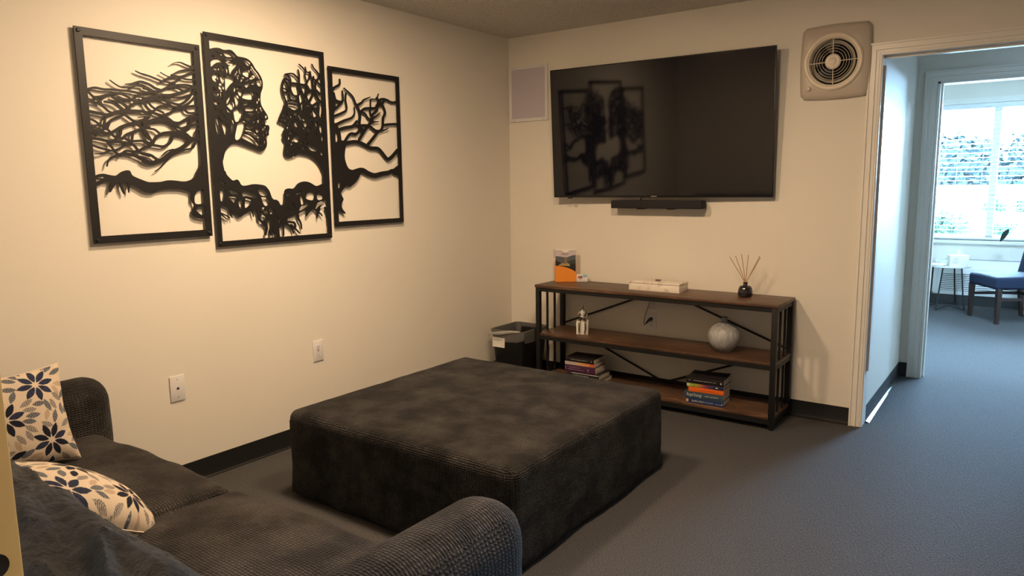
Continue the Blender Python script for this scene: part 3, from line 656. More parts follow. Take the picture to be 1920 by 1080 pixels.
for xx in (2.42, 2.66, 3.05, 3.5, 3.9):
    MB().box(xx - 0.004, xx + 0.004, WY - 0.010, WY - 0.009, WZ0 - WZ1 + 0.02, -0.05).build('ladder_cord', M_blind, bl, smooth=0)
MB().tube([(2.25, WY - 0.016, -0.05), (2.25, WY - 0.016, -0.75)], 0.004, 6).build('tilt_wand', M_blind, bl)

# ------------------------------------------------------------------ outside the window
struct(MB().box(-40, 60, 5.6, 90, -0.75, -0.55), 'ground', M_ground, smooth=0)


def foliage(mb, c, r, n, leaf, seed, squash=0.85):
    rnd = random.Random(seed)
    lobes = [(Vector((rnd.uniform(-.55, .55) * r, rnd.uniform(-.4, .4) * r, rnd.uniform(-.35, .5) * r * squash)), r * rnd.uniform(0.42, 0.62)) for _ in range(9)]
    vs = []; fs = []
    for _ in range(n):
        lc, lr = rnd.choice(lobes)
        d = Vector((rnd.gauss(0, 1), rnd.gauss(0, 1), rnd.gauss(0, 1))).normalized()
        p = Vector(c) + lc + d * lr * rnd.uniform(0.75, 1.05)
        a = d.cross(Vector((rnd.gauss(0, 1), rnd.gauss(0, 1), rnd.gauss(0, 1)))).normalized()
        b_ = (d * 0.5 + a.cross(d)).normalized()
        l = leaf * rnd.uniform(0.6, 1.3); k = len(vs)
        vs += [p - b_ * l, p + a * l * 0.45 + d * l * .15, p + b_ * l, p - a * l * 0.45 + d * l * .15]
        fs.append((k, k + 1, k + 2, k + 3))
    return mb.add(vs, fs)


def tree(name, label, x, y, base, cz, r, n, leaf, seed, mt):
    t = thing(name, label, 'tree' if name == 'tree' else 'shrub', (x, y, -0.55))
    f = foliage(MB(), (0, 0, cz + 0.55), r, n, leaf, seed)
    ob = f.build('foliage', mt, t, smooth=0, merge=0); ob['kind'] = 'stuff'
    MB().tube([(0, 0, 0), (0.03 * r, 0, (cz + 0.55) * 0.6), (-0.02 * r, 0.02 * r, cz + 0.55 + r * 0.2)], [0.09 * r, 0.07 * r, 0.03 * r], 8).build('trunk', M_woodleg, t)
    for k in range(4):
        a = k * 1.6 + seed
        MB().tube([(0, 0, (cz + 0.55) * 0.55), (math.cos(a) * r * .35, math.sin(a) * r * .35, cz + 0.55), ], [0.045 * r, 0.015 * r], 6).build('branch', M_woodleg, t)
    return t


tree('tree', 'broad tree crown seen through the left window pane beyond the blind', 0.95, 27.0, 0, 1.35, 1.85, 5200, 0.16, 3, M_tree)
tree('tree', 'taller dense tree seen through the right window pane beyond the blind', 4.1, 24.5, 0, 1.55, 2.0, 6000, 0.17, 5, M_tree)
tree('tree', 'wide far tree low in the gap behind the two nearer trees', 1.2, 36.0, 0, 0.75, 2.0, 4000, 0.2, 9, M_tree)
tree('shrub', 'low green shrub at the lower left corner of the window', 2.03, 7.6, 0, 0.62, 0.42, 1600, 0.055, 11, M_bush)
tree('shrub', 'small round shrub in front of the white building, left of the pair', 2.35, 16.2, 0, 0.75, 0.24, 700, 0.05, 12, M_bush)
tree('shrub', 'small round shrub in front of the white building, beside the window mullion', 2.95, 16.2, 0, 0.75, 0.22, 700, 0.05, 13, M_bush)
tree('shrub', 'small lone shrub low in the bright lot near the window mullion', 2.72, 11.5, 0, 0.42, 0.22, 600, 0.04, 14, M_bush)
bd = thing('building', 'long low white building across the lot, under the trees', 'building', (3.2, 17.6, -0.55))
MB().box(-8.5, 8.5, 0, 3.0, 0, 1.62).build('wall', M_building, bd, smooth=0)
MB().rbox(-8.7, 8.7, -0.15, 3.2, 1.62, 1.74, 0.02, 1).build('roof', M_building, bd)
for k in range(6):
    w_ = MB().box(-6.6 + k * 2.4, -5.6 + k * 2.4, -0.03, 0.02, 0.45, 1.2).build('window', M_building, bd, smooth=0)
    MB().box(-6.54 + k * 2.4, -5.66 + k * 2.4, -0.034, -0.03, 0.51, 1.14).build('pane', M_building, w_, smooth=0)

# ------------------------------------------------------------------ wall art (three laser-cut panels on the left wall)
def seg_sd(pts, rad, gy, gz):
    """max over a variable-radius polyline of (r - dist), on grid arrays (full size, filled -1 outside bbox)"""
    out = np.full((len(gz), len(gy)), -50.0)
    for (a, b, ra, rb) in zip(pts[:-1], pts[1:], rad[:-1], rad[1:]):
        rm = max(ra, rb) + 5
        i0, i1 = np.searchsorted(gy, [min(a[0], b[0]) - rm, max(a[0], b[0]) + rm])
        j0, j1 = np.searchsorted(gz, [min(a[1], b[1]) - rm, max(a[1], b[1]) + rm])
        if i1 <= i0 or j1 <= j0: continue
        Y, Z = np.meshgrid(gy[i0:i1], gz[j0:j1])
        d = b - a; L2 = d @ d + 1e-9
        t = np.clip(((Y - a[0]) * d[0] + (Z - a[1]) * d[1]) / L2, 0, 1)
        f = ra + (rb - ra) * t - np.hypot(Y - a[0] - t * d[0], Z - a[1] - t * d[1])
        out[j0:j1, i0:i1] = np.maximum(out[j0:j1, i0:i1], f)
    return out


def poly_sd(poly, gy, gz, band=8.0):
    """signed distance (inside positive), restricted to the polygon's box"""
    out = np.full((len(gz), len(gy)), -50.0)
    P_ = np.array(poly, float)
    i0, i1 = np.searchsorted(gy, [P_[:, 0].min() - band, P_[:, 0].max() + band])
    j0, j1 = np.searchsorted(gz, [P_[:, 1].min() - band, P_[:, 1].max() + band])
    if i1 <= i0 or j1 <= j0: return out
    Y, Z = np.meshgrid(gy[i0:i1], gz[j0:j1])
    ins = np.zeros(Y.shape, bool); dist = np.full(Y.shape, 1e9)
    n = len(P_)
    for k in range(n):
        a, b = P_[k], P_[(k + 1) % n]
        d = b - a; L2 = d @ d + 1e-9
        t = np.clip(((Y - a[0]) * d[0] + (Z - a[1]) * d[1]) / L2, 0, 1)
        dist = np.minimum(dist, np.hypot(Y - a[0] - t * d[0], Z - a[1] - t * d[1]))
        c = (a[1] > Z) != (b[1] > Z)
        with np.errstate(divide='ignore', invalid='ignore'):
            xi = a[0] + (Z - a[1]) * d[0] / (d[1] if d[1] != 0 else 1e-12)
        ins ^= c & (Y < xi)
    out[j0:j1, i0:i1] = np.where(ins, dist, -dist)
    return out


def lattice_mesh(trace, hy, hz, t0, t1, step=2.0):
    """union of traced strokes and shapes -> marching-squares plate between x=t0 and x=t1"""
    gy = np.arange(-hy, hy + step, step); gz = np.arange(-hz, hz + step, step)
    S = np.full((len(gz), len(gy)), -50.0); items = [it.split() for it in trace.split(';')]
    for it in items:
        if it[0] == 'p':
            c = np.array([float(v) for v in it[1:]]).reshape(-1, 2)
            S = np.maximum(S, poly_sd(smoothpath(list(c) + [c[0]], 3)[:-1], gy, gz))
    for it in items:
        if it[0] == 'h':
            c = np.array([float(v) for v in it[1:]]).reshape(-1, 2)
            ctr = c.mean(0)
            c = ctr + (c - ctr) * 1.20 + np.sign(c - ctr) * 0.8
            S = np.minimum(S, -poly_sd(smoothpath(list(c) + [c[0]], 3)[:-1], gy, gz))
    for it in items:
        if it[0] == 's':
            w0, w1 = float(it[1]), float(it[2])
            c = np.array([float(v) for v in it[3:]]).reshape(-1, 2)
            p = smoothpath(list(c), 5)
            rr = [(w0 + (w1 - w0) * k / (len(p) - 1)) * 0.44 for k in range(len(p))]
            S = np.maximum(S, seg_sd(p, rr, gy, gz))
    S[0, :] = S[-1, :] = -1; S[:, 0] = S[:, -1] = -1
    nz, ny = S.shape
    verts = []; vid = {}
    def V(key, y, z):
        k = vid.get(key)
        if k is None:
            k = vid[key] = len(verts); verts.append((y, z))
        return k
    faces = []; edges = []
    pos = S > 0
    cnt = pos[:-1, :-1].astype(int) + pos[1:, :-1] + pos[:-1, 1:] + pos[1:, 1:]
    for j, i in zip(*np.nonzero(cnt)):
        cs = [(j, i), (j, i + 1), (j + 1, i + 1), (j + 1, i)]
        if cnt[j, i] == 4:
            faces.append([V(c, gy[c[1]], gz[c[0]]) for c in cs]); continue
        loop = []; marks = []
        for k in range(4):
            a, b = cs[k], cs[(k + 1) % 4]
            fa, fb = S[a], S[b]
            if fa > 0:
                loop.append(V(a, gy[a[1]], gz[a[0]])); marks.append(0)
            if (fa > 0) != (fb > 0):
                t = fa / (fa - fb); t = min(0.98, max(0.02, t))
                key = (a, b) if a < b else (b, a)
                loop.append(V(key, gy[a[1]] + t * (gy[b[1]] - gy[a[1]]), gz[a[0]] + t * (gz[b[0]] - gz[a[0]]))); marks.append(1 if fa > 0 else 2)
        if len(loop) < 3: continue
        faces.append(loop)
        n = len(loop)
        for k in range(n):
            if marks[k] == 1 and marks[(k + 1) % n] == 2: edges.append((loop[k], loop[(k + 1) % n]))
    nv = len(verts)
    vs = [(t1, y / 1000, z / 1000) for y, z in verts] + [(t0, y / 1000, z / 1000) for y, z in verts]
    fs = [tuple(f) for f in faces] + [tuple(i + nv for i in f[::-1]) for f in faces] + [(b, a, a + nv, b + nv) for a, b in edges]
    me = bpy.data.meshes.new('tree_cutout')
    me.from_pydata(vs, [], fs)
    me.materials.append(M_art)
    return me


ART_RECT = [(-2.975, -2.437, 1.173, 2.049), (-2.412, -1.716, 1.117, 2.114), (-1.690, -1.150, 1.175, 2.047)]
ART_BAR = [0.031, 0.026, 0.027]
ART_LABEL = ['black metal wall panel with windswept branches and an outstretched arm, leftmost of three',
             'largest black metal wall panel with two facing tree-head profiles, in the middle of three',
             'black metal wall panel with bare curling branches, nearest the corner of three']
XF, XB = 0.021, 0.0155
for (y0, y1, z0, z1), bw, lab, tr in zip(ART_RECT, ART_BAR, ART_LABEL, ART_TRACES):
    cy, cz = (y0 + y1) / 2, (z0 + z1) / 2
    hy, hz = (y1 - y0) / 2, (z1 - z0) / 2
    t = thing('wall_art', lab, 'wall art', (0, cy, cz), group='three panel tree wall art')
    f = MB()
    f.box(XB - 0.001, XF + 0.0006, -hy, hy, hz - bw, hz).box(XB - 0.001, XF + 0.0006, -hy, hy, -hz, -hz + bw)
    f.box(XB - 0.001, XF + 0.0006, -hy, -hy + bw, -hz + bw, hz - bw).box(XB - 0.001, XF + 0.0006, hy - bw, hy, -hz + bw, hz - bw)
    f.build('frame', M_art, t, smooth=0)
    me = lattice_mesh(tr, (hy - bw + 0.004) * 1000, (hz - bw + 0.004) * 1000, XB, XF)
    o = bpy.data.objects.new('tree_cutout', me); COL.objects.link(o); o.parent = t
    for sy in (-1, 1):
        for sz in (-1, 1):
            MB().lathe([(0.006, 0.0005), (0.006, XF + 0.0006), (0.0075, XF + 0.0006), (0.0075, XF + 0.004), (0.005, XF + 0.0055), (0.0, XF + 0.0055)], 14,
                       (0, sy * (hy - bw / 2), sz * (hz - bw / 2)), 'x').build('standoff_bolt', M_art, t)

# ------------------------------------------------------------------ television and soundbar
tv = thing('television', 'large black flat screen television on the back wall above the shelf', 'television', (1.197, -0.103, 1.7295), math.radians(2.2))
ang = math.radians(3.4)
Wt, Ht = 0.741, 0.4265
tilt = Matrix.Rotation(ang, 4, 'X')     # top leans into the room


def tilt_build(mb, name, mt, parent, **kw):
    o = mb.build(name, mt, parent, **kw); o.data.transform(tilt); return o


tilt_build(MB().rbox(-Wt, Wt, 0.0, 0.016, -Ht, Ht, 0.003, 1), 'bezel', M_bezel, tv)
tilt_build(MB().box(-Wt + 0.006, Wt - 0.006, -0.0012, 0.0, -Ht + 0.014, Ht - 0.006), 'screen', M_screen, tv, smooth=0)
tilt_build(MB().rbox(-0.02, 0.02, -0.0022, 0.0, -Ht + 0.004, -Ht + 0.010, 0.0008, 1), 'badge', M_screw, tv)
tilt_build(MB().rbox(-Wt * 0.8, Wt * 0.8, 0.016, 0.045, -Ht * 0.85, Ht * 0.55, 0.012, 2), 'rear_housing', M_bezel, tv)
MB().box(-0.25, 0.25, 0.075, 0.089, -0.15, 0.12).build('wall_mount', M_black, tv, smooth=0)
for sx in (-0.16, 0.16):
    MB().box(sx - 0.02, sx + 0.02, 0.035, 0.078, -0.16, 0.13).build('mount_arm', M_black, tv, smooth=0)
MB().rbox(-0.62, -0.59, -0.0, 0.02, -Ht - 0.006, -Ht + 0.002, 0.002, 1).build('sensor_bump', M_bezel, tv)

sb = thing('soundbar', 'slim black soundbar mounted right below the television', 'speaker', (1.211, -0.06, 1.259))
MB().rbox(-0.314, 0.314, -0.042, 0.035, -0.026, 0.026, 0.008, 2).build('body', M_cloth_black, sb)
MB().box(-0.31, 0.31, -0.0432, -0.042, 0.014, 0.0165).build('top_seam', M_bezel, sb, smooth=0)
for sx in (-0.12, 0.09):
    MB().rbox(sx - 0.02, sx + 0.02, -0.01, 0.058, -0.032, -0.025, 0.002, 1).build('bracket', M_black, sb)
MB().tube([(-0.112, -0.01, 0.025), (-0.108, -0.01, 0.04), (-0.104, -0.012, 0.06)], 0.004, 6).build('cable', M_bezel, sb)

# ------------------------------------------------------------------ exhaust fan high on the wall beside the doorway
fan = thing('exhaust_fan', 'square beige through-wall exhaust fan with round wire grille beside the doorway', 'fan', (2.2315, 0, 2.0435))
plate = []
NP = 12
hw, hh = 0.180, 0.197
cor = [(hw, -hh), (hw, hh), (-hw, hh), (-hw, -hh)]
pp = []
for k in range(4):
    (ax_, az), (bx, bz) = cor[k], cor[(k + 1) % 4]
    for i in range(NP):
        t = 0.06 + 0.88 * i / (NP - 1)
        x, z = ax_ + (bx - ax_) * t, az + (bz - az) * t
        bulge = 0.010 * (1 - (2 * t - 1) ** 2) - 0.006
        l = math.hypot(x, z)
        nx, nz = (1, 0) if k == 0 else (0, 1) if k == 1 else (-1, 0) if k == 2 else (0, -1)
        pp.append((x + nx * bulge, z + nz * bulge))
n = len(pp)
mb = MB(); vs = []; fs = []
for sc, yy in ((1.0, -0.001), (1.0, -0.010), (0.975, -0.018), (0.90, -0.024)):
    vs += [(x * sc, yy, z * sc) for x, z in pp]
for k in range(3):
    fs += [(k * n + i, (k + 1) * n + i, (k + 1) * n + (i + 1) % n, k * n + (i + 1) % n) for i in range(n)]
ro = 0.130
b0 = len(vs)
for x, z in pp:
    l = math.hypot(x, z); vs.append((x / l * ro, -0.026, z / l * ro))
fs += [(3 * n + i, b0 + i, b0 + (i + 1) % n, 3 * n + (i + 1) % n) for i in range(n)]
mb.add(vs, fs).build('cover_plate', M_fanplate, fan, smooth=40)
rx = -0.008
MB().lathe([(0.156, -0.022), (0.154, -0.032), (0.146, -0.037), (0.134, -0.036), (0.131, -0.032), (0.127, -0.033), (0.123, -0.028), (0.121, -0.015), (0.121, -0.003)], 48, (rx, 0, 0.0), 'y').build('trim_ring', M_fanring, fan, smooth=50)
MB().lathe([(0.0, -0.0035), (0.122, -0.0035)], 32, (rx, 0, 0), 'y').build('back_plate', M_dark_in, fan)
for k, r in enumerate((0.111, 0.097, 0.084, 0.070, 0.056)):
    g = MB(); nn = 48; vs = []; fs = []
    path = [(rx + r * math.cos(2 * PI * i / nn), -0.027 - 0.004 * (1 - r / 0.125), r * math.sin(2 * PI * i / nn)) for i in range(nn + 1)]
    g.tube(path, 0.0013, 6, cap=False).build('grille_wire', M_fanring, fan, smooth=60)
for a in range(4):
    c, s_ = math.cos(a * PI / 2 + 0.03), math.sin(a * PI / 2 + 0.03)
    MB().tube([(rx + c * 0.036, -0.0275, s_ * 0.036), (rx + c * 0.124, -0.0265, s_ * 0.124)], 0.0024, 6).build('grille_spoke', M_fanring, fan)
MB().lathe([(0.0, -0.036), (0.020, -0.0355), (0.022, -0.034), (0.024, -0.0355), (0.036, -0.033), (0.041, -0.029), (0.041, -0.024)], 32, (rx, 0, 0), 'y').build('hub_cap', M_fanring, fan, smooth=50)
for k in range(5):
    a0 = 2 * PI * k / 5 + 0.4
    bl_ = MB(); vs = []; fs = []
    for i in range(6):
        r = 0.034 + 0.066 * i / 5
        w = 0.34 + 0.10 * i / 5
        for j in range(6):
            a = a0 + w * (j / 5 - 0.5) * 2
            vs.append((rx + r * math.cos(a), -0.012 + 0.0072 * (j / 5 - 0.5) * 2 * (1 if i else .5), r * math.sin(a)))
    for i in range(5):
        for j in range(5):
            q = i * 6 + j; fs.append((q, q + 1, q + 7, q + 6))
    bl_.add(vs, fs).build('fan_blade', M_blade, fan, smooth=60)
MB().lathe([(0.112, -0.0045), (0.107, -0.009), (0.100, -0.016)], 40, (rx, 0, 0), 'y').build('venturi_ring', M_chrome, fan, smooth=60)
MB().lathe([(0.0, -0.036), (0.009, -0.035), (0.012, -0.031), (0.012, -0.022)], 16, (-0.130, 0, -0.138), 'y').build('pull_knob', M_fanplate, fan)

# access panel left of the television
ap = thing('access_panel', 'square lilac grey panel in a cream frame on the wall left of the television', 'panel', (0.178, 0, 2.040))
f = MB(); a, b_, t = 0.165, 0.1935, 0.021
f.box(-a, a, -0.012, -0.0005, b_ - t, b_).box(-a, a, -0.012, -0.0005, -b_, -b_ + t).box(-a, -a + t, -0.012, -0.0005, -b_ + t, b_ - t).box(a - t, a, -0.012, -0.0005, -b_ + t, b_ - t)
f.build('frame', M_plate, ap, smooth=0)
MB().box(-a + t, a - t, -0.008, -0.0005, -b_ + t, b_ - t).build('panel', M_lilac, ap, smooth=0)
for sx in (-1, 1):
    for sz in (-1, 1):
        MB().lathe([(0.0, -0.0145), (0.004, -0.014), (0.0045, -0.012)], 10, (sx * (a - 0.04), 0, sz * (b_ - t / 2)), 'y').build('screw', M_screw, ap)

# ------------------------------------------------------------------ wall plates


def outlet(name, label, loc, rz, plugged=None):
    t = thing(name, label, 'outlet', loc, rz)          # local: faces -y
    MB().rbox(-0.035, 0.035, -0.006, -0.0003, -0.0585, 0.0585, 0.003, 1).build('cover_plate', M_plate, t)
    for sz in (-0.0195, 0.0195):
        r = MB().prism([(0.0165 * math.cos(k * PI / 12) * (1.0), max(-0.0125, min(0.0125, 0.017 * math.sin(k * PI / 12))) + sz) for k in range(24)], -0.008, -0.004).build('receptacle', M_plate, t)
        MB().box(-0.0078, -0.0054, -0.0086, -0.0079, sz + 0.000, sz + 0.0085).build('slot', M_slot, r, smooth=0)
        MB().box(0.0054, 0.0078, -0.0086, -0.0079, sz + 0.001, sz + 0.0080).build('slot', M_slot, r, smooth=0)
        MB().prism([(0.0026 * math.cos(k * PI / 5), 0.0026 * math.sin(k * PI / 5) + sz - 0.0065) for k in range(10)], -0.0086, -0.0079).build('ground_hole', M_slot, r)
    MB().lathe([(0.0, -0.0075), (0.0032, -0.007), (0.0035, -0.0055)], 10, (0, 0, 0), 'y').build('screw', M_screw, t)
    return t


outlet('wall_outlet', 'ivory duplex power outlet on the left wall above the ottoman', (0, -1.840, 0.493), PI / 2)
jk = thing('phone_jack', 'ivory phone jack plate low on the left wall above the sofa arm', 'phone jack', (0, -2.659, 0.475), PI / 2)
MB().rbox(-0.0365, 0.0365, -0.007, -0.0003, -0.061, 0.061, 0.004, 1).build('cover_plate', M_plate, jk)
MB().prism([(-0.0065, -0.006), (0.0065, -0.006), (0.0065, 0.002), (0.003, 0.002), (0.003, 0.006), (-0.003, 0.006), (-0.003, 0.002), (-0.0065, 0.002)], -0.0078, -0.006).build('jack_socket', M_slot, jk, smooth=0)
for sz in (-0.042, 0.042):
    MB().lathe([(0.0, -0.0085), (0.0028, -0.008), (0.003, -0.0065)], 10, (0, 0, sz), 'y').build('screw', M_screw, jk)
outlet('wall_outlet', 'ivory power outlet on the back wall behind the shelf with a black plug', (1.158, 0, 0.474), 0)
bp_ = thing('blank_plate', 'ivory wall plate just under the shelf top, above the plugged outlet', 'wall plate', (1.150, 0, 0.622))
MB().rbox(-0.035, 0.035, -0.006, -0.0003, -0.0585, 0.0585, 0.003, 1).build('cover_plate', M_plate, bp_)
MB().lathe([(0.0, -0.0085), (0.010, -0.0085), (0.012, -0.006)], 14, (0, 0, 0.012), 'y').build('cable_port', M_slot, bp_)
cd = thing('power_cord', 'grey power cord looping from the wall plate down to the black plug behind the shelf', 'cord', (1.158, 0, 0.49))
cpath = smoothpath([(-0.004, -0.010, 0.145), (-0.006, -0.022, 0.118), (-0.020, -0.022, 0.08), (-0.036, -0.024, 0.03), (-0.043, -0.026, -0.012), (-0.041, -0.028, -0.034), (-0.034, -0.030, -0.030), (-0.026, -0.030, -0.018)], 5)
MB().tube(cpath, 0.0036, 8).build('cable', plain('grey_cable', (0.30, 0.28, 0.26), rough=0.5), cd)
MB().tube([(-0.028, -0.030, -0.022), (-0.010, -0.028, 0.000), (-0.001, -0.022, 0.008), (0.001, -0.0095, 0.0085)], [0.005, 0.0085, 0.012, 0.0125], 12).build('plug', M_bezel, cd)

# ------------------------------------------------------------------ console shelf
SX0, SX1, SY0, SY1 = 0.466, 2.076, -0.362, -0.022
ZT, ZM, ZL = 0.722, 0.390, 0.081
sh = thing('console_shelf', 'three tier console shelf with rustic brown boards and a black metal frame under the television', 'shelf', ((SX0 + SX1) / 2, (SY0 + SY1) / 2, 0))
cx, cy = (SX0 + SX1) / 2, (SY0 + SY1) / 2
hx, hy = (SX1 - SX0) / 2, (SY1 - SY0) / 2
pw = 0.030
MB().rbox(-hx - 0.004, hx + 0.004, -hy - 0.003, hy, ZT - 0.018, ZT, 0.0015, 1).build('top_board', M_wood, sh)
MB().rbox(-hx + 0.003, hx - 0.003, -hy + 0.004, hy - 0.004, ZM - 0.016, ZM, 0.0015, 1).build('shelf_board', M_wood, sh)
MB().rbox(-hx + 0.003, hx - 0.003, -hy + 0.004, hy - 0.004, ZL - 0.018, ZL, 0.0015, 1).build('shelf_board', M_wood, sh)
for sx in (-1, 1):
    for sy in (-1, 1):
        x, y = sx * (hx - pw / 2 - 0.001), sy * (hy - pw / 2)
        MB().rbox(x - pw / 2, x + pw / 2, y - pw / 2, y + pw / 2, 0.010, ZT - 0.018, 0.0015, 1).build('post', M_black, sh)
        MB().lathe([(0.0, 0.0), (0.011, 0.0), (0.013, 0.003), (0.011, 0.011)], 12, (x, y, 0)).build('foot', M_bezel, sh)
    for zr, hr in ((ZT - 0.018, 0.028), (ZM - 0.016, 0.026), (ZL - 0.018, 0.028)):
        x = sx * (hx - pw / 2 - 0.001)
        MB().box(x - 0.011, x + 0.011, -hy + pw, hy - pw, zr - hr, zr).build('end_rail', M_black, sh, smooth=0)
    for k in (1, 2):
        y = -hy + pw + (2 * hy - 2 * pw) * k / 3
        x = sx * (hx - pw / 2 - 0.001)
        MB().box(x - 0.006, x + 0.006, y - 0.006, y + 0.006, ZM, ZT - 0.046).build('end_bar', M_black, sh, smooth=0)
        MB().box(x - 0.006, x + 0.006, y - 0.006, y + 0.006, ZL, ZM - 0.042).build('end_bar', M_black, sh, smooth=0)
for sy in (-1, 1):
    for zr, hr in ((ZT - 0.018, 0.026), (ZM - 0.016, 0.026), (ZL - 0.018, 0.030)):
        y = sy * (hy - 0.012)
        MB().box(-hx + pw, hx - pw, y - 0.009, y + 0.009, zr - hr, zr).build('long_rail', M_black, sh, smooth=0)
yb = hy - 0.006
for (xa, za, xb, zb) in ((SX0 + 0.016, 0.405, 1.160, 0.672), (SX1 - 0.016, 0.405, 1.330, 0.672), (0.60, 0.355, 1.262, 0.086), (1.95, 0.355, 1.270, 0.086)):
    MB().bar((xa - cx, yb, za), (xb - cx, yb, zb), 0.013, 0.004).build('brace', M_black, sh, smooth=0)

# brochure holder, facing the sofa
RZ_H = math.radians(36)
bhd = thing('brochure_holder', 'orange fronted brochure holder with mountain leaflets at the left end of the shelf top', 'brochure holder', (0.559, -0.1235, ZT), RZ_H)
M_orange = plain('orange_print', (0.80, 0.27, 0.025), rough=0.45)
M_sky = plain('print_pale_sky', (0.56, 0.50, 0.52), rough=0.45)
M_mtn = plain('print_slate_mountain', (0.10, 0.11, 0.12), rough=0.45)
M_mtn2 = plain('print_green_hill', (0.045, 0.055, 0.035), rough=0.45)
M_dk = plain('print_black_hill', (0.014, 0.014, 0.013), rough=0.45)
M_rock = plain('print_yellow_rock', (0.42, 0.30, 0.13), rough=0.45)
M_skin = plain('print_tan', (0.30, 0.17, 0.10), rough=0.45)
M_red = plain('print_dusty_red', (0.32, 0.10, 0.10), rough=0.45)
W2 = 0.075
MB().box(-W2, W2, 0.018, 0.022, 0.0, 0.222).build('back_panel', M_paper, bhd, smooth=0)
MB().prism([(-W2, 0.0), (-W2, 0.112), (-0.045, 0.111), (-0.015, 0.105), (0.015, 0.097), (0.045, 0.084), (W2, 0.066), (W2, 0.0)], -0.016, -0.014).build('front_pocket', M_orange, bhd, smooth=0)
for x in (-W2, W2 - 0.002):
    MB().prism([(-0.016, 0.0), (-0.016, 0.112 if x < 0 else 0.066), (0.018, 0.150), (0.018, 0.0)], x, x + 0.002, 'yz').build('side_panel', M_orange, bhd, smooth=0)
MB().box(-W2, W2, -0.016, 0.02, 0.0005, 0.002).build('base_panel', M_orange, bhd, smooth=0)
MB().box(-W2 - 0.007, -W2 + 0.002, 0.0, 0.020, 0.165, 0.225).build('label_tab', M_sky, bhd, smooth=0)
bro = MB().box(-W2 + 0.004, W2 - 0.004, -0.010, 0.012, 0.003, 0.228).build('brochure', M_paper, bhd, smooth=0)


def printp(name, poly, mt, lay, par=bro):
    return MB().prism(poly, -0.010 - 0.0003 * lay, -0.0098 - 0.0003 * (lay - 1)).build(name, mt, par, smooth=0)


printp('sky_print', [(-0.070, 0.09), (0.070, 0.09), (0.070, 0.220), (0.030, 0.220), (0.012, 0.206), (0.0, 0.204), (-0.012, 0.206), (-0.028, 0.220), (-0.070, 0.220)], M_sky, 1)
printp('mountain_print', [(-0.070, 0.09), (0.070, 0.09), (0.070, 0.186), (0.050, 0.184), (0.036, 0.180), (0.010, 0.170), (-0.010, 0.171), (-0.040, 0.177), (-0.056, 0.179), (-0.070, 0.180)], M_mtn, 2)
printp('hill_print', [(0.010, 0.09), (0.070, 0.06), (0.070, 0.155), (0.050, 0.152), (0.030, 0.146), (0.015, 0.137)], M_mtn2, 3)
printp('foreground_print', [(-0.070, 0.09), (0.070, 0.06), (0.070, 0.125), (0.010, 0.120), (-0.030, 0.130), (-0.050, 0.142), (-0.070, 0.152)], M_dk, 4)
printp('rock_print', [(-0.050, 0.113), (0.030, 0.108), (0.028, 0.122), (0.012, 0.132), (0.002, 0.128), (-0.022, 0.130), (-0.045, 0.120)], M_rock, 5)
printp('hiker_print', [(-0.006, 0.126), (-0.001, 0.126), (0.0, 0.137), (0.002, 0.126), (0.007, 0.126), (0.005, 0.146), (0.009, 0.157), (0.004, 0.164), (0.003, 0.172), (-0.003, 0.172), (-0.003, 0.164), (-0.010, 0.157), (-0.005, 0.146)], M_skin, 6)
printp('title_print', [(-0.030, 0.1955), (0.022, 0.1955), (0.022, 0.1985), (-0.030, 0.1985)], M_red, 7)
printp('subtitle_print', [(-0.030, 0.188), (0.018, 0.188), (0.018, 0.190), (-0.030, 0.190)], M_mtn, 7)

bc = thing('business_cards', 'white business card with a small tree logo leaning beside the brochure holder', 'business card', (0.654, -0.075, ZT), math.radians(31))
MB().box(-0.046, 0.046, 0.001, 0.018, 0.0, 0.006).build('card_stand', M_white, bc, smooth=0)
card = MB().box(-0.0445, 0.0445, -0.002, 0.003, 0.0008, 0.052).build('card', M_paper, bc, smooth=0)


def disc(cx_, cz_, rx_, rz_, n=12): return [(cx_ + rx_ * math.cos(2 * PI * k / n), cz_ + rz_ * math.sin(2 * PI * k / n)) for k in range(n)]


def cardp(name, poly, mt, lay=1): return MB().prism(poly, -0.0020 - 0.0003 * lay, -0.0018).build(name, mt, card, smooth=0)


M_cred = plain('print_red', (0.50, 0.07, 0.06), rough=0.5); M_cgrey = plain('print_blue_grey', (0.16, 0.19, 0.23), rough=0.5); M_cblue = plain('print_sky_blue', (0.30, 0.50, 0.60), rough=0.5)
cardp('logo_lobe', disc(-0.010, 0.030, 0.010, 0.009), M_cred, 2)
cardp('logo_lobe', disc(-0.017, 0.031, 0.007, 0.004), M_cred, 1)
cardp('logo_lobe', disc(0.003, 0.032, 0.011, 0.011), M_cgrey, 1)
cardp('logo_trunk', [(-0.003, 0.014), (0.001, 0.014), (0.0, 0.028), (-0.002, 0.028)], M_dk, 3)
cardp('blue_corner', [(0.012, 0.050), (0.043, 0.050), (0.043, 0.032), (0.020, 0.026)], M_cblue, 1)
cardp('name_line', [(-0.034, 0.0095), (0.036, 0.0095), (0.036, 0.0118), (-0.034, 0.0118)], M_cgrey, 1)

# keepsake box
kb = thing('keepsake_box', 'long cream stone box with a lid and a small agate knob on the shelf top', 'box', (1.2775, -0.170, ZT), math.radians(0.8))
MB().rbox(-0.170, 0.170, -0.072, 0.072, 0.0, 0.045, 0.002, 1).build('box_body', M_marble, kb)
MB().rbox(-0.172, 0.172, -0.074, 0.074, 0.0465, 0.058, 0.002, 1).build('lid', M_marble, kb)
MB().rbox(-0.0165, 0.0165, -0.010, 0.010, 0.0582, 0.0685, 0.004, 2).build('agate_knob', plain('mauve_agate', (0.14, 0.075, 0.075), rough=0.2, noise_amt=0.4, noise_scale=90), kb)

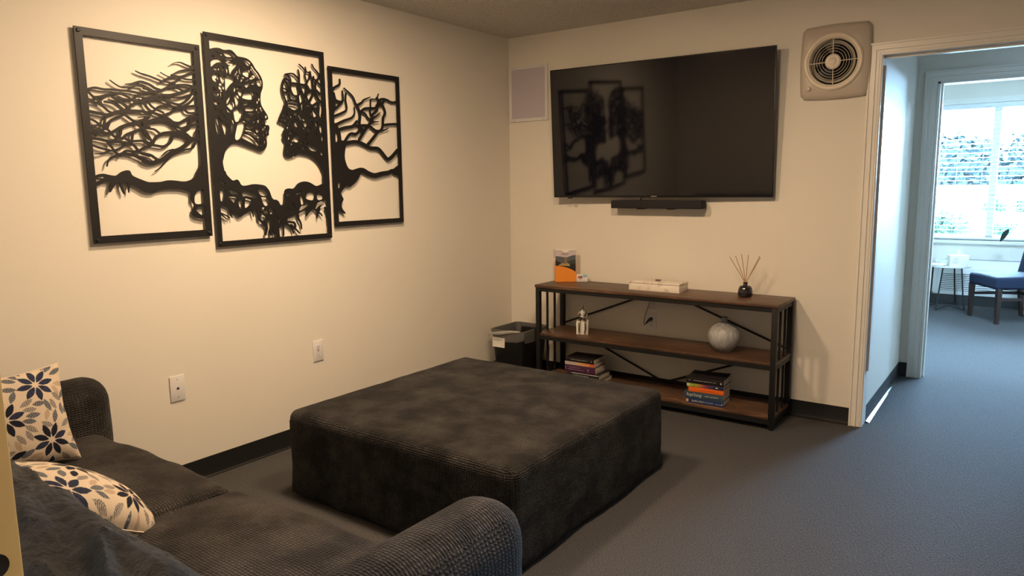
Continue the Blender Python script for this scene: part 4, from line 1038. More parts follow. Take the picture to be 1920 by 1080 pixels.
# reed diffuser
rd = thing('reed_diffuser', 'small dark glass reed diffuser with fanned reeds on the shelf top', 'diffuser', (1.824, -0.147, ZT))
prof = [(0.0, 0.0), (0.034, 0.0), (0.040, 0.004), (0.0425, 0.014), (0.0415, 0.038), (0.037, 0.055), (0.030, 0.064), (0.016, 0.067), (0.0125, 0.071), (0.0125, 0.082), (0.0150, 0.084), (0.0150, 0.087), (0.010, 0.087), (0.009, 0.060)]
MB().lathe(prof, 28).build('bottle', M_bottle, rd, smooth=50)
for (x, z, y) in ((-0.095, 0.233, -0.012), (-0.069, 0.238, 0.012), (-0.036, 0.250, 0.02), (0.015, 0.250, -0.012), (0.076, 0.244, 0.006), (0.087, 0.238, -0.018)):
    MB().tube([(-x * 0.10, -y * 0.2, 0.02), (x * 0.04, y * 0.1, 0.085), (x, y, z)], 0.0021, 6).build('reed', M_reed, rd)

# vase
vs_ = thing('vase', 'round grey streaked ceramic vase with a narrow neck on the middle shelf', 'vase', (1.727, -0.210, ZM))
VP = [(0.0, 0.0), (0.036, 0.0), (0.042, 0.004), (0.066, 0.025), (0.085, 0.054), (0.0935, 0.085), (0.092, 0.112), (0.081, 0.139), (0.062, 0.158), (0.040, 0.170), (0.024, 0.176), (0.0175, 0.184), (0.0160, 0.200), (0.0185, 0.208), (0.0165, 0.209), (0.0130, 0.203), (0.012, 0.18)]
MB().lathe([tuple(p) for p in smoothpath(VP, 3)], 36).build('ceramic_body', M_vase, vs_, smooth=60)

# seated figurine
fg = thing('figurine', 'small silver figurine of a seated figure on a white cube on the middle shelf', 'figurine', (0.757, -0.225, ZM), math.radians(24))
MB().rbox(-0.040, 0.040, -0.030, 0.045, 0.0, 0.090, 0.003, 1).build('cube_seat', M_whitecube, fg)


def skin_mesh(verts, edges, radii, name, mt, parent, sub=2):
    me = bpy.data.meshes.new(name); me.from_pydata(verts, edges, [])
    o = bpy.data.objects.new(name, me); COL.objects.link(o)
    md = o.modifiers.new('skin', 'SKIN')
    for i, r in enumerate(radii):
        sv = me.skin_vertices[0].data[i]; sv.radius = (r, r) if not isinstance(r, tuple) else r
        sv.use_root = (i == 0)
    s2 = o.modifiers.new('sub', 'SUBSURF'); s2.levels = sub; s2.render_levels = sub
    dg = bpy.context.evaluated_depsgraph_get()
    me2 = bpy.data.meshes.new_from_object(o.evaluated_get(dg))
    bpy.data.objects.remove(o)
    me2.materials.clear(); me2.materials.append(mt)
    me2.polygons.foreach_set('use_smooth', [True] * len(me2.polygons))
    ob = bpy.data.objects.new(name, me2); COL.objects.link(ob); ob.parent = parent
    return ob


V_ = [(0, 0.0, 0.098), (0, 0.0, 0.125), (0, 0.0, 0.150), (0, 0, 0.166), (0, -0.002, 0.182), (0, -0.004, 0.204),
      (-0.014, -0.010, 0.100), (-0.018, -0.042, 0.094), (-0.018, -0.046, 0.050), (-0.017, -0.046, 0.008), (-0.017, -0.056, 0.005),
      (0.014, -0.010, 0.100), (0.022, -0.042, 0.094), (0.024, -0.046, 0.050), (0.018, -0.046, 0.008), (0.018, -0.056, 0.005),
      (-0.018, 0.0, 0.152), (-0.027, -0.008, 0.134), (-0.016, -0.024, 0.122), (0.006, -0.026, 0.124),
      (0.018, 0.0, 0.152), (0.029, 0.002, 0.132), (0.024, -0.012, 0.112)]
E_ = [(0, 1), (1, 2), (2, 3), (3, 4), (4, 5), (0, 6), (6, 7), (7, 8), (8, 9), (9, 10), (0, 11), (11, 12), (12, 13), (13, 14), (14, 15), (2, 16), (16, 17), (17, 18), (18, 19), (2, 20), (20, 21), (21, 22)]
RD = [0.016, 0.012, 0.0145, 0.0055, 0.0075, 0.0058, 0.011, 0.0095, 0.0075, 0.0055, 0.005, 0.011, 0.0095, 0.0075, 0.0055, 0.005, 0.0065, 0.0055, 0.005, 0.0045, 0.0065, 0.0055, 0.005]
skin_mesh(V_, E_, RD, 'silver_figure', M_silver, fg)


# ------------------------------------------------------------------ books
def book(label, loc, w, d, h, cover, rz=0.0, group=None, bow=0.0, deco=None):
    t = thing('book', label, 'book', loc, rz, group)
    c = 0.0016
    m_ = MB()
    def lift(p):
        x, y, z = p
        return (x, y, z + bow * max(0.0, (y - 0.3 * d) / d) ** 2 * (0.5 + 0.5 * (x / w + .5) ** 2))
    mcov = MB().rbox(-w / 2, w / 2, 0, d, h - c, h, 0.0006, 1, (6, 6, 1), fn=lift)
    mcov.rbox(-w / 2, w / 2, 0, d, 0, c, 0.0006, 1)
    mcov.rbox(-w / 2, w / 2, -0.0006, 0.0022, 0, h, 0.001, 1)
    mcov.build('cover', cover, t)
    MB().rbox(-w / 2 + 0.002, w / 2 - 0.002, 0.002, d - 0.002, c, h - c, 0.0005, 1, (6, 6, 1), fn=lambda p: lift(p) if p[2] > h * .5 else p).build('pages', M_pages, t)
    if deco: deco(t, w, d, h)
    return t


def spine_mtx(x, z):
    return Matrix.Translation((x, -0.0009, z)) @ Matrix.Rotation(PI / 2, 4, 'X')


def bars(t, items, mt, h):
    for x0, x1, zc, th in items:
        MB().box(x0, x1, -0.0012, -0.0004, zc * h - th / 2, zc * h + th / 2).build('spine_lettering', mt, t, smooth=0)


def P_(name, col, **kw): return plain(name, col, rough=kw.pop('rough', 0.35), **kw)


M_ink = P_('pale_ink', (0.62, 0.62, 0.60)); M_ink2 = P_('grey_ink', (0.28, 0.27, 0.28)); M_inkblue = P_('blue_ink', (0.20, 0.24, 0.42))
C_black = P_('black_cover', (0.012, 0.010, 0.011), noise_amt=0.5, noise_scale=25); C_orange = P_('orange_cover', (0.72, 0.13, 0.015)); C_teal = P_('slate_teal_cover', (0.040, 0.070, 0.095), noise_amt=0.4, noise_scale=14)
C_blue = P_('navy_cover', (0.018, 0.035, 0.11), noise_amt=0.3, noise_scale=14); C_navy = P_('ink_blue_cover', (0.02, 0.025, 0.06)); C_white = P_('white_cover', (0.55, 0.50, 0.48)); C_purple = P_('plum_cover', (0.060, 0.018, 0.055)); C_dark = P_('charcoal_cover', (0.02, 0.02, 0.025)); C_grey = P_('grey_cover', (0.12, 0.11, 0.11))


def deco_blue(t, w, d, h):
    text_mesh('spine_title', 'Buddha\u2019s Brain', 0.017, M_ink, t, spine_mtx(-w * 0.33, h * 0.50), width=0.070)
    MB().prism(disc(-w * 0.455, h * 0.5, 0.008, 0.010), -0.0013, -0.0004).build('spine_emblem', P_('print_peach', (0.55, 0.33, 0.20)), t)
    bars(t, [(-w * 0.0, w * 0.24, 0.45, 0.004), (w * 0.30, w * 0.43, 0.40, 0.0035)], M_inkblue, h)
    bars(t, [(w * 0.455, w * 0.475, 0.45, 0.010)], M_ink, h)


def deco_teal(t, w, d, h):
    text_mesh('spine_title', 'Royal Energy', 0.026, M_ink, t, spine_mtx(-w * 0.43, h * 0.50), width=0.090)
    x = w * 0.04
    for k, l in enumerate((0.020, 0.006, 0.014, 0.016, 0.008)):
        bars(t, [(x, x + l, 0.5, 0.0035)], M_ink, h); x += l + 0.0035


def deco_orange(t, w, d, h):
    bars(t, [(-w * 0.12, w * 0.02, 0.55, 0.0022), (w * 0.05, w * 0.26, 0.5, 0.0022)], P_('dark_orange_ink', (0.30, 0.04, 0.01)), h)


def deco_rainbow(t, w, d, h):
    cols = [(0.40, 0.52, 0.08), (0.32, 0.46, 0.05), (0.40, 0.42, 0.05), (0.48, 0.34, 0.06), (0.50, 0.24, 0.06), (0.42, 0.13, 0.08), (0.32, 0.07, 0.09), (0.22, 0.05, 0.12), (0.12, 0.05, 0.14), (0.06, 0.06, 0.16)]
    x = -w * 0.42; st = w * 0.66 / 20
    MB().box(-w * 0.498, -w * 0.425, -0.0012, -0.0004, h * 0.06, h * 0.94).build('spine_band', P_('pale_green_print', (0.52, 0.56, 0.30)), t, smooth=0)
    for k in range(20):
        mt = P_('stripe_print', cols[k // 2])
        MB().box(x, x + st * 0.72, -0.0012, -0.0004, h * 0.08, h * 0.92).build('spine_stripe', mt, t, smooth=0); x += st
    bars(t, [(w * 0.29, w * 0.35, 0.5, 0.006)], M_ink, h)


def deco_topblack(t, w, d, h):
    x = -w * 0.30
    for l in (0.014, 0.019, 0.011, 0.005, 0.018, 0.015, 0.006, 0.004, 0.014):
        bars(t, [(x, x + l, 0.5, 0.0042)], M_ink2, h); x += l + 0.0035
    MB().prism([(w * 0.41, h * 0.35), (w * 0.45, h * 0.35), (w * 0.44, h * 0.62), (w * 0.42, h * 0.62)], -0.0012, -0.0004).build('spine_emblem', M_ink, t)
    bars(t, [(-w * 0.43, -w * 0.42, 0.5, 0.008), (-w * 0.40, -w * 0.385, 0.5, 0.008)], M_ink2, h)


GR = 'books stacked at the right of the bottom shelf'
zz = ZL
XB_, YB_ = 1.663, -0.345
for (lab, dx, dy, w, d, h, cov, rz, bow, dc) in (
        ('navy book with a peach emblem on its spine, lowest of the right stack', 0.002, 0.000, 0.225, 0.150, 0.031, C_blue, 4, 0, deco_blue),
        ('slate teal book titled Royal Energy, second from the bottom of the right stack', -0.005, 0.004, 0.235, 0.152, 0.039, C_teal, 4, 0, deco_teal),
        ('bright orange book in the middle of the right stack', 0.010, 0.004, 0.212, 0.155, 0.028, C_orange, 5, 0, deco_orange),
        ('book with a rainbow striped spine, just under the top black book', 0.003, 0.004, 0.222, 0.150, 0.023, C_navy, 3, 0, deco_rainbow),
        ('black paperback with a lifting cover on top of the right stack', 0.002, 0.002, 0.225, 0.155, 0.036, C_black, 4, 0.022, deco_topblack)):
    book(lab, (XB_ + dx, YB_ + dy, zz), w, d, h, cov, math.radians(rz), GR, bow, dc); zz += h + 0.0006


def deco_purple(t, w, d, h):
    bars(t, [(-w * 0.36, w * 0.02, 0.66, 0.005), (-w * 0.40, w * 0.14, 0.38, 0.005)], P_('mauve_ink', (0.20, 0.12, 0.20)), h)
    bars(t, [(w * 0.24, w * 0.30, 0.5, 0.020)], P_('mauve_ink', (0.16, 0.11, 0.18)), h)
    bars(t, [(-w * 0.49, -w * 0.46, 0.5, 0.024)], P_('mauve_ink', (0.16, 0.13, 0.18)), h)


def deco_sunset(t, w, d, h):
    cols = [(0.50, 0.44, 0.46), (0.52, 0.42, 0.40), (0.58, 0.40, 0.28), (0.66, 0.36, 0.14), (0.70, 0.28, 0.08), (0.62, 0.13, 0.05)]
    for k, c in enumerate(cols):
        MB().box(-w * 0.5 + w * k / 6, -w * 0.5 + w * (k + 1) / 6, -0.0012, -0.0004, h * 0.06, h * 0.94).build('spine_band', P_('sunset_print', c), t, smooth=0)


def deco_dark(t, w, d, h):
    bars(t, [(-w * 0.36, w * 0.48, 0.86, 0.0035)], M_ink, h)
    x = -w * 0.30
    for l in (0.010, 0.020, 0.006, 0.008, 0.006, 0.022, 0.010):
        bars(t, [(x, x + l, 0.42, 0.008)], M_ink2, h); x += l + 0.005


def deco_black2(t, w, d, h):
    x = -w * 0.30
    for l in (0.030, 0.012, 0.022, 0.030, 0.010):
        bars(t, [(x, x + l, 0.5, 0.004)], M_ink2, h); x += l + 0.004
    bars(t, [(w * 0.40, w * 0.43, 0.5, 0.009)], M_ink2, h)


GL = 'books stacked at the left of the bottom shelf'
zz = ZL
for (lab, dx, dy, w, d, h, cov, rz, bow, dc) in (
        ('thin grey book at the very bottom of the left stack', 0.030, 0.010, 0.240, 0.170, 0.026, C_grey, 2, 0, None),
        ('charcoal book with pale lettering, second from the bottom of the left stack', 0.022, 0.004, 0.240, 0.165, 0.034, C_dark, 2, 0, deco_dark),
        ('thick plum purple book in the middle of the left stack', 0.000, 0.0, 0.230, 0.160, 0.048, C_purple, 2, 0, deco_purple),
        ('book with a white to orange sunset spine, second from the top of the left stack', -0.002, 0.002, 0.222, 0.165, 0.023, C_white, 3, 0, deco_sunset),
        ('black paperback on top of the left stack', -0.001, -0.002, 0.214, 0.150, 0.029, C_black, 2, 0.010, deco_black2)):
    book(lab, (0.790 + dx, -0.318 + dy, zz), w, d, h, cov, math.radians(rz), GL, bow, dc); zz += h + 0.0006

# ------------------------------------------------------------------ trash bin in the corner
tb = thing('trash_bin', 'black rectangular trash bin with a milky plastic liner in the corner left of the shelf', 'trash bin', (0.245, -0.245, 0))


def rring(hx_, hy_, r, z, n=6):
    out = []
    for k, (sx, sy) in enumerate(((1, 1), (-1, 1), (-1, -1), (1, -1))):
        for i in range(n + 1):
            a = PI / 2 * k + PI / 2 * i / n
            out.append((sx * (hx_ - r) + r * math.cos(a), sy * (hy_ - r) + r * math.sin(a), z))
    return out


def loft(mb, rings, cap0=False, cap1=False):
    n = len(rings[0]); vs = [p for r in rings for p in r]; fs = []
    for k in range(len(rings) - 1):
        fs += [(k * n + i, k * n + (i + 1) % n, (k + 1) * n + (i + 1) % n, (k + 1) * n + i) for i in range(n)]
    if cap0: fs.append(tuple(range(n))[::-1])
    if cap1: fs.append(tuple((len(rings) - 1) * n + i for i in range(n)))
    return mb.add(vs, fs)


loft(MB(), [rring(0.105, 0.135, 0.03, 0.0), rring(0.108, 0.138, 0.03, 0.004), rring(0.138, 0.165, 0.035, 0.366), rring(0.143, 0.170, 0.037, 0.368), rring(0.143, 0.170, 0.037, 0.385), rring(0.137, 0.164, 0.033, 0.386), rring(0.133, 0.160, 0.033, 0.36), rring(0.102, 0.13, 0.028, 0.006)], True, True).build('bin_body', M_bin, tb, smooth=40)
rnd = random.Random(4)
base = rring(1, 1, 0.25, 0, 10)
nr = len(base)
def lring(hx_, hy_, z, amp, zamp, ph):
    b = rring(hx_, hy_, 0.036, z, 10)
    out = []
    for i, p in enumerate(b):
        a = 2 * PI * i / nr
        w = amp * (math.sin(5 * a + ph) + 0.7 * math.sin(11 * a + 2 * ph) + 0.5 * math.sin(17 * a + ph * 3))
        l = math.hypot(p[0], p[1])
        out.append((p[0] * (1 + w / l), p[1] * (1 + w / l), p[2] + zamp * (math.sin(3 * a + ph) + 0.6 * math.sin(7 * a + 1.3 * ph))))
    return out
loft(MB(), [lring(0.128, 0.155, 0.30, 0.002, 0.01, 1), lring(0.133, 0.160, 0.372, 0.0012, 0, 2), lring(0.1375, 0.1645, 0.3885, 0.0012, 0.0006, 2.5), lring(0.146, 0.173, 0.388, 0.001, 0.0006, 3), lring(0.150, 0.177, 0.366, 0.0025, 0.004, 3.4), lring(0.152, 0.180, 0.340, 0.004, 0.008, 3.8), lring(0.153, 0.181, 0.318, 0.005, 0.012, 4.1)]).build('bin_liner', M_liner, tb, smooth=60)
MB().tube(smoothpath([(-0.14, -0.174, 0.350), (-0.09, -0.184, 0.362), (-0.02, -0.190, 0.372), (0.06, -0.188, 0.388), (0.13, -0.176, 0.392)], 6), [0.004 + 0.009 * math.sin(PI * i / 24) for i in range(25)], 8).build('gathered_liner', M_liner2, tb, smooth=60)
lb = MB().box(-0.115, -0.010, -0.1666, -0.1646, 0.262, 0.330).build('paper_label', M_paper, tb, smooth=0)
lb.data.transform(Matrix.Translation((0, -0.1656, 0.296)) @ Matrix.Rotation(math.radians(-4.3), 4, 'X') @ Matrix.Translation((0, 0.1656 - 0.0005, -0.296)))
for k, (a, b_, z) in enumerate(((-0.105, -0.03, 0.317), (-0.105, -0.05, 0.308), (-0.03, -0.018, 0.275))):
    l2 = MB().box(a, b_, -0.1676, -0.1664, z, z + 0.003).build('label_line', M_cgrey, lb, smooth=0)
    l2.data.transform(Matrix.Translation((0, -0.1656, 0.296)) @ Matrix.Rotation(math.radians(-4.3), 4, 'X') @ Matrix.Translation((0, 0.1656 - 0.0005, -0.296)))

# ------------------------------------------------------------------ ottoman
def fold(p, amp, sc, seed=0.0):
    v = Vector((p[0] * sc + seed, p[1] * sc, p[2] * sc))
    return amp * noise.fractal(v, 0.9, 2.0, 3)


ot = thing('ottoman', 'large square charcoal ribbed velvet ottoman in the middle of the carpet', 'ottoman', (1.150, -1.815, 0))
OH = 0.405
ohx, ohy = 0.632, 0.628


def ott_fn(p):
    x, y, z = p
    k = max(0.0, 1 - (z / OH))
    e = max(abs(x) / ohx, abs(y) / ohy)
    puff = 0.010 * max(0, 1 - (x / ohx) ** 2) * max(0, 1 - (y / ohy) ** 2)
    if z > OH * 0.8: z = z + puff + fold((x, y, 0), 0.003, 5)
    out = 1 + 0.010 * k
    n = fold((x, y, z * 1.3), 0.009, 3.2, 4) * (0.4 + k)
    d = math.hypot(x, y)
    if e > 0.9: x, y = x * out + x / d * n, y * out + y / d * n
    return (x, y, max(0.0, z))


MB().rbox(-ohx, ohx, -ohy, ohy, 0.0, OH, 0.042, 3, (44, 44, 16), fn=ott_fn).build('slipcover', M_ott, ot, smooth=60, uv=True)
# raised seams along the top edges and down the corners
for sx, sy in ((-1, -1), (1, -1), (1, 1), (-1, 1)):
    ln = [ott_fn((sx * (ohx - 0.0125), sy * (ohy - 0.0125), zz)) for zz in [0.01 + (OH - 0.06) * i / 12 for i in range(13)]]
    MB().tube(ln, 0.0035, 6).build('corner_seam', M_ott, ot, smooth=60, uv=True)

# ------------------------------------------------------------------ sofa
so = thing('sofa', 'charcoal chenille sofa in the foreground facing the television', 'sofa', (1.145, -3.55, 0))


def place(mb, name, mt, seedv=0.0, amp=0.004, sc=6, smooth=60):
    mb.v = [(p[0] - 1.145, p[1] + 3.55, p[2]) for p in mb.v]
    o = mb.build(name, mt, so, smooth=smooth, uv=True)
    return o


def wr(amp, sc, seed):
    def f(p):
        n = fold(p, amp, sc, seed)
        return (p[0] + n * 0.6, p[1] + n * 0.6, p[2] + n)
    return f


place(MB().rbox(0.19, 2.10, -4.04, -3.13, 0.05, 0.27, 0.03, 2, (14, 8, 3)), 'base', M_sofa)
for k, (sx, sy) in enumerate(((0.10, -3.12), (2.19, -3.12), (0.10, -3.98), (2.19, -3.98))):
    place(MB().box(sx - 0.03, sx + 0.03, sy - 0.03, sy + 0.03, 0.0, 0.07), 'foot', M_woodleg, smooth=0)


def seat_fn(cx_, w, sag, seed):
    def f(p):
        x, y, z = p
        u = (x - cx_) / (w / 2)
        v = (y + 3.41) / 0.31
        if z > 0.36:
            z += sag * max(0, 1 - u * u) * max(0, 1 - v * v)
        n = fold((x, y, z), 0.006, 5, seed)
        front = max(0, v - 0.6)
        return (x, y + n + 0.012 * (1 - u * u) * (1 if v > 0.8 else 0), z + n - 0.012 * front)
    return f


place(MB().rbox(0.205, 1.150, -3.74, -3.10, 0.25, 0.447, 0.055, 3, (24, 18, 4), fn=seat_fn(0.67, 0.95, 0.004, 1)), 'seat_cushion', M_sofa)
place(MB().rbox(1.150, 2.085, -3.74, -3.10, 0.25, 0.452, 0.055, 3, (24, 18, 4), fn=seat_fn(1.62, 0.93, 0.022, 2)), 'seat_cushion', M_sofa)


def arm_fn(seed):
    def f(p):
        x, y, z = p
        n = fold(p, 0.005, 6, seed)
        # front of the arm is a touch fuller, back runs level
        return (x + n, y + n * 0.5, z + n)
    return f


place(MB().rbox(0.022, 0.228, -4.03, -3.03, 0.04, 0.648, 0.098, 4, (3, 20, 10), fn=arm_fn(3)), 'armrest', M_sofa)
place(MB().rbox(2.058, 2.270, -4.03, -3.015, 0.04, 0.652, 0.098, 5, (3, 24, 12), fn=arm_fn(7)), 'armrest', M_sofa)
place(MB().rbox(0.10, 2.19, -4.05, -3.82, 0.10, 0.70, 0.07, 3, (24, 3, 8)), 'backrest', M_sofa)
for xa, xb in ((0.235, 1.145), (1.155, 2.06)):
    place(MB().rbox(xa, xb, -3.93, -3.735, 0.435, 0.712, 0.07, 3, (14, 4, 6), fn=wr(0.006, 5, xa)), 'back_cushion', M_sofa)

# throw draped over the back of the sofa
th = thing('throw_blanket', 'rumpled slate blue grey fleece throw draped over the sofa back', 'blanket', (1.15, -3.85, 0.73))
prof = smoothpath([(-3.705, 0.52), (-3.716, 0.60), (-3.724, 0.66), (-3.742, 0.708), (-3.785, 0.731), (-3.85, 0.732), (-3.92, 0.728), (-4.0, 0.722), (-4.055, 0.70), (-4.072, 0.64), (-4.0735, 0.55)], 16)
prof = [tuple(p) for p in prof]
nx_, np_ = 330, len(prof)
vs = []; fs = []
for layer in (0, 1):
    for i in range(nx_):
        u = i / (nx_ - 1)
        for j, (y, z) in enumerate(prof):
            a = prof[max(0, j - 1)]; b_ = prof[min(np_ - 1, j + 1)]
            ty, tz = b_[0] - a[0], b_[1] - a[1]; l = math.hypot(ty, tz)
            ny, nz = tz / l, -ty / l
            if nz < -0.3: ny, nz = -ny, -nz
            s = j / (np_ - 1)
            x = 0.26 + 1.83 * u + 0.02 * math.sin(9 * s + 1) * (1 if u > .5 else .4)
            top = math.exp(-((s - 0.56) / 0.22) ** 2)
            f = noise.fractal(Vector((x * 2.6 + s * 3.0, s * 9 - x * 2.2, 3.3)), 0.8, 2.1, 4)
            ridge = (1 - abs(noise.noise(Vector((x * 1.7 + 5 + s * 1.2, s * 7.5 - x * 3.0, 1.0))))) ** 3
            off = 0.006 + (0.5 * (f + 1)) * 0.030 * (0.25 + top) + 0.050 * ridge * top
            off += 0.0035 * noise.fractal(Vector((x * 55, s * 70, 0.5)), 0.9, 2.0, 2)
            off *= (0.55 + 0.45 * min(1, (1 - u) * 9)) if layer == 0 else 0
            off = max(off, 0.004) if layer == 0 else 0.0
            if s > 0.86: off = min(off, 0.004) if layer == 0 else 0
            edge = max(0, (u - 0.965) / 0.035)
            if ny < -0.25 and nz >= 0 and y < -3.98: off = min(off, 0.003)
            if y < -4.03: off = min(off, 0.003)
            vs.append((x - 1.15, y + 3.85 + (-abs(ny) if y < -4.05 else (abs(ny) if y > -3.76 else 0)) * 0 + ny * off * (1 if nz >= 0 else -1), z - 0.73 + nz * off - edge * edge * 0.012 * (1 if layer == 0 else 0)))
N1 = nx_ * np_
for i in range(nx_ - 1):
    for j in range(np_ - 1):
        q = i * np_ + j
        fs.append((q, q + 1, q + np_ + 1, q + np_)); fs.append((N1 + q, N1 + q + np_, N1 + q + np_ + 1, N1 + q + 1))
for i in range(nx_ - 1):
    for j in (0, np_ - 1):
        q = i * np_ + j; fs.append((q, q + np_, N1 + q + np_, N1 + q))
for j in range(np_ - 1):
    for i in (0, nx_ - 1):
        q = i * np_ + j; fs.append((q, q + 1, N1 + q + 1, N1 + q))
me_b = MB().add(vs, fs)
ob = me_b.build('fleece', M_throw, th, smooth=70, uv=True, merge=0)


# ------------------------------------------------------------------ pillows with a printed leaf pattern
def leaf_pattern(flowers, strays, n, seed, s=0.385):
    """RGB grid n x n: cream cotton with lens-shaped leaves printed in rings. uv in metres (0..s)"""
    g = np.linspace(0, s, n)
    U, V2 = np.meshgrid(g, g)
    rng = np.random.RandomState(seed)
    grain = rng.rand(n, 1) * 0.5 + rng.rand(n, n) * 0.5
    cream = np.array([0.58, 0.49, 0.385]); img = np.ones((n, n, 3)) * cream * (0.93 + 0.1 * grain[..., None])
    pal = {'navy': (0.012, 0.014, 0.026), 'blue': (0.018, 0.023, 0.048), 'slate': (0.075, 0.085, 0.105), 'hatch': (0.12, 0.115, 0.115), 'tan': (0.42, 0.32, 0.235)}
    occ = np.zeros((n, n), bool)
    def leaf(cx_, cy_, ang_, L, Wd, kind):
        c, s_ = math.cos(ang_), math.sin(ang_)
        dx, dy = U - cx_, V2 - cy_
        a = (dx * c + dy * s_) / (L / 2); b = (-dx * s_ + dy * c) / (Wd / 2)
        m_ = (np.abs(a) < 1) & (np.abs(b) < (1 - a * a))
        wide = (np.abs(a) < 1.08) & (np.abs(b) < 1.12 * (1.12 - a * a))
        if not m_.any() or (occ & wide).sum() > 0.06 * wide.sum(): return
        occ[m_] = True
        col = np.array(pal[kind])
        if kind in ('hatch', 'slate'):
            ht = np.sin((dx * c + dy * s_) * 900 + 2.5 * np.sin((dy * c - dx * s_) * 300 + cx_ * 90)) > (0.1 if kind == 'hatch' else 0.6)
            img[m_ & ~ht] = col; img[m_ & ht] = np.array((0.40, 0.35, 0.30)) if kind == 'hatch' else np.array((0.24, 0.24, 0.25))
        elif kind == 'blue':
            w = rng.rand(n, n) > 0.8
            img[m_] = col; img[m_ & w] = col * 2.4
        else: img[m_] = col
    for (cx_, cy_, k1, k2, rot_, sc) in flowers:
        for k in range(8):
            a = rot_ + 2 * PI * k / 8
            kk = k1 if (k % 4) else ('blue' if k1 == 'navy' and seed % 2 else k1)
            leaf(cx_ + math.cos(a) * 0.038 * sc, cy_ + math.sin(a) * 0.038 * sc, a, 0.056 * sc, 0.023 * sc, kk)
    for (cx_, cy_, k1, k2, rot_, sc) in flowers:
        for k in range(11):
            a = rot_ + 0.3 + 2 * PI * k / 11
            leaf(cx_ + math.cos(a) * 0.089 * sc, cy_ + math.sin(a) * 0.089 * sc, a + 0.12 * ((k % 3) - 1), 0.052 * sc, 0.0205 * sc, k2[k % len(k2)])
    for (cx_, cy_, k1, k2, rot_, sc) in flowers:
        for k in range(17):
            a = rot_ + 0.15 + 2 * PI * k / 17
            leaf(cx_ + math.cos(a) * 0.139 * sc, cy_ + math.sin(a) * 0.139 * sc, a + 0.2 * ((k % 3) - 1), 0.050 * sc, 0.0195 * sc, ('hatch', 'slate', 'tan', 'hatch', 'blue')[k % 5])
    rs = random.Random(seed)
    for _ in range(500):
        leaf(rs.uniform(0, s), rs.uniform(0, s), rs.uniform(0, 2 * PI), 0.045, 0.018, rs.choice(('hatch', 'tan', 'slate')))
    return img


def pillow(name, label, flowers, seed, T=0.062, S=0.385, n=230, sag=0.0, group='leaf print throw pillows', rnd_=-0.10):
    t = thing(name, label, 'pillow', group=group)
    img = leaf_pattern(flowers, [], n, seed, S)
    lin = np.linspace(-1, 1, n)
    U, V2 = np.meshgrid(lin, lin)
    def edge(u, v):      # negative: sides drawn in between pointed corners; positive: full, rounded corners
        if rnd_ < 0: return u * S / 2 * (1 + rnd_ * (1 - v ** 2) * np.abs(u) ** 1.5)
        return u * S / 2 * (1 - rnd_ * v ** 2)
    x = edge(U, V2); z = edge(V2, U)
    th_ = T * (np.clip(1 - U ** 2, 0, 1) * np.clip(1 - V2 ** 2, 0, 1)) ** 0.42
    rip = 0.003 * np.sin(U * 9 + V2 * 4 + seed) * np.abs(V2) ** 2 + 0.003 * np.sin(V2 * 11 + seed) * np.abs(U) ** 2
    yf = -(th_ + rip * (th_ > 0.01)) ; yb_ = th_
    bend = sag * (1 - V2) ** 2 * 0.25
    P1 = np.stack([x, yf - bend, z], -1).reshape(-1, 3); P2 = np.stack([x, yb_ - bend, z], -1).reshape(-1, 3)
    m_ = n * n
    idx = np.arange(m_).reshape(n, n)
    q = np.stack([idx[:-1, :-1], idx[:-1, 1:], idx[1:, 1:], idx[1:, :-1]], -1).reshape(-1, 4)
    fs = np.concatenate([q, q[:, ::-1] + m_])
    me = bpy.data.meshes.new('pillow_cover')
    me.from_pydata(np.concatenate([P1, P2]).tolist(), [], fs.tolist())
    me.materials.append(M_print)
    ca = me.color_attributes.new('print', 'FLOAT_COLOR', 'POINT')
    c = np.ones((2 * m_, 4)); c[:m_, :3] = img.reshape(-1, 3); c[m_:, :3] = img.reshape(-1, 3)
    ca.data.foreach_set('color', c.ravel())
    bm = bmesh.new(); bm.from_mesh(me); bmesh.ops.remove_doubles(bm, verts=bm.verts, dist=1e-5); bm.to_mesh(me); bm.free()
    me.polygons.foreach_set('use_smooth', [True] * len(me.polygons))
    o = bpy.data.objects.new('pillow_cover', me); COL.objects.link(o); o.parent = t
    # piped edge seam
    e = [(u, -1) for u in np.linspace(-1, 1, 24)] + [(1, v) for v in np.linspace(-1, 1, 24)[1:]] + [(u, 1) for u in np.linspace(1, -1, 24)[1:]] + [(-1, v) for v in np.linspace(1, -1, 24)[1:]]
    pts = [(float(edge(u, v)), -sag * (1 - v) ** 2 * 0.25, float(edge(v, u))) for u, v in e]
    MB().tube(pts, 0.0022, 5, cap=False).build('edge_seam', plain('cream_cotton', (0.66, 0.555, 0.43), rough=0.9), t, smooth=60)
    return t


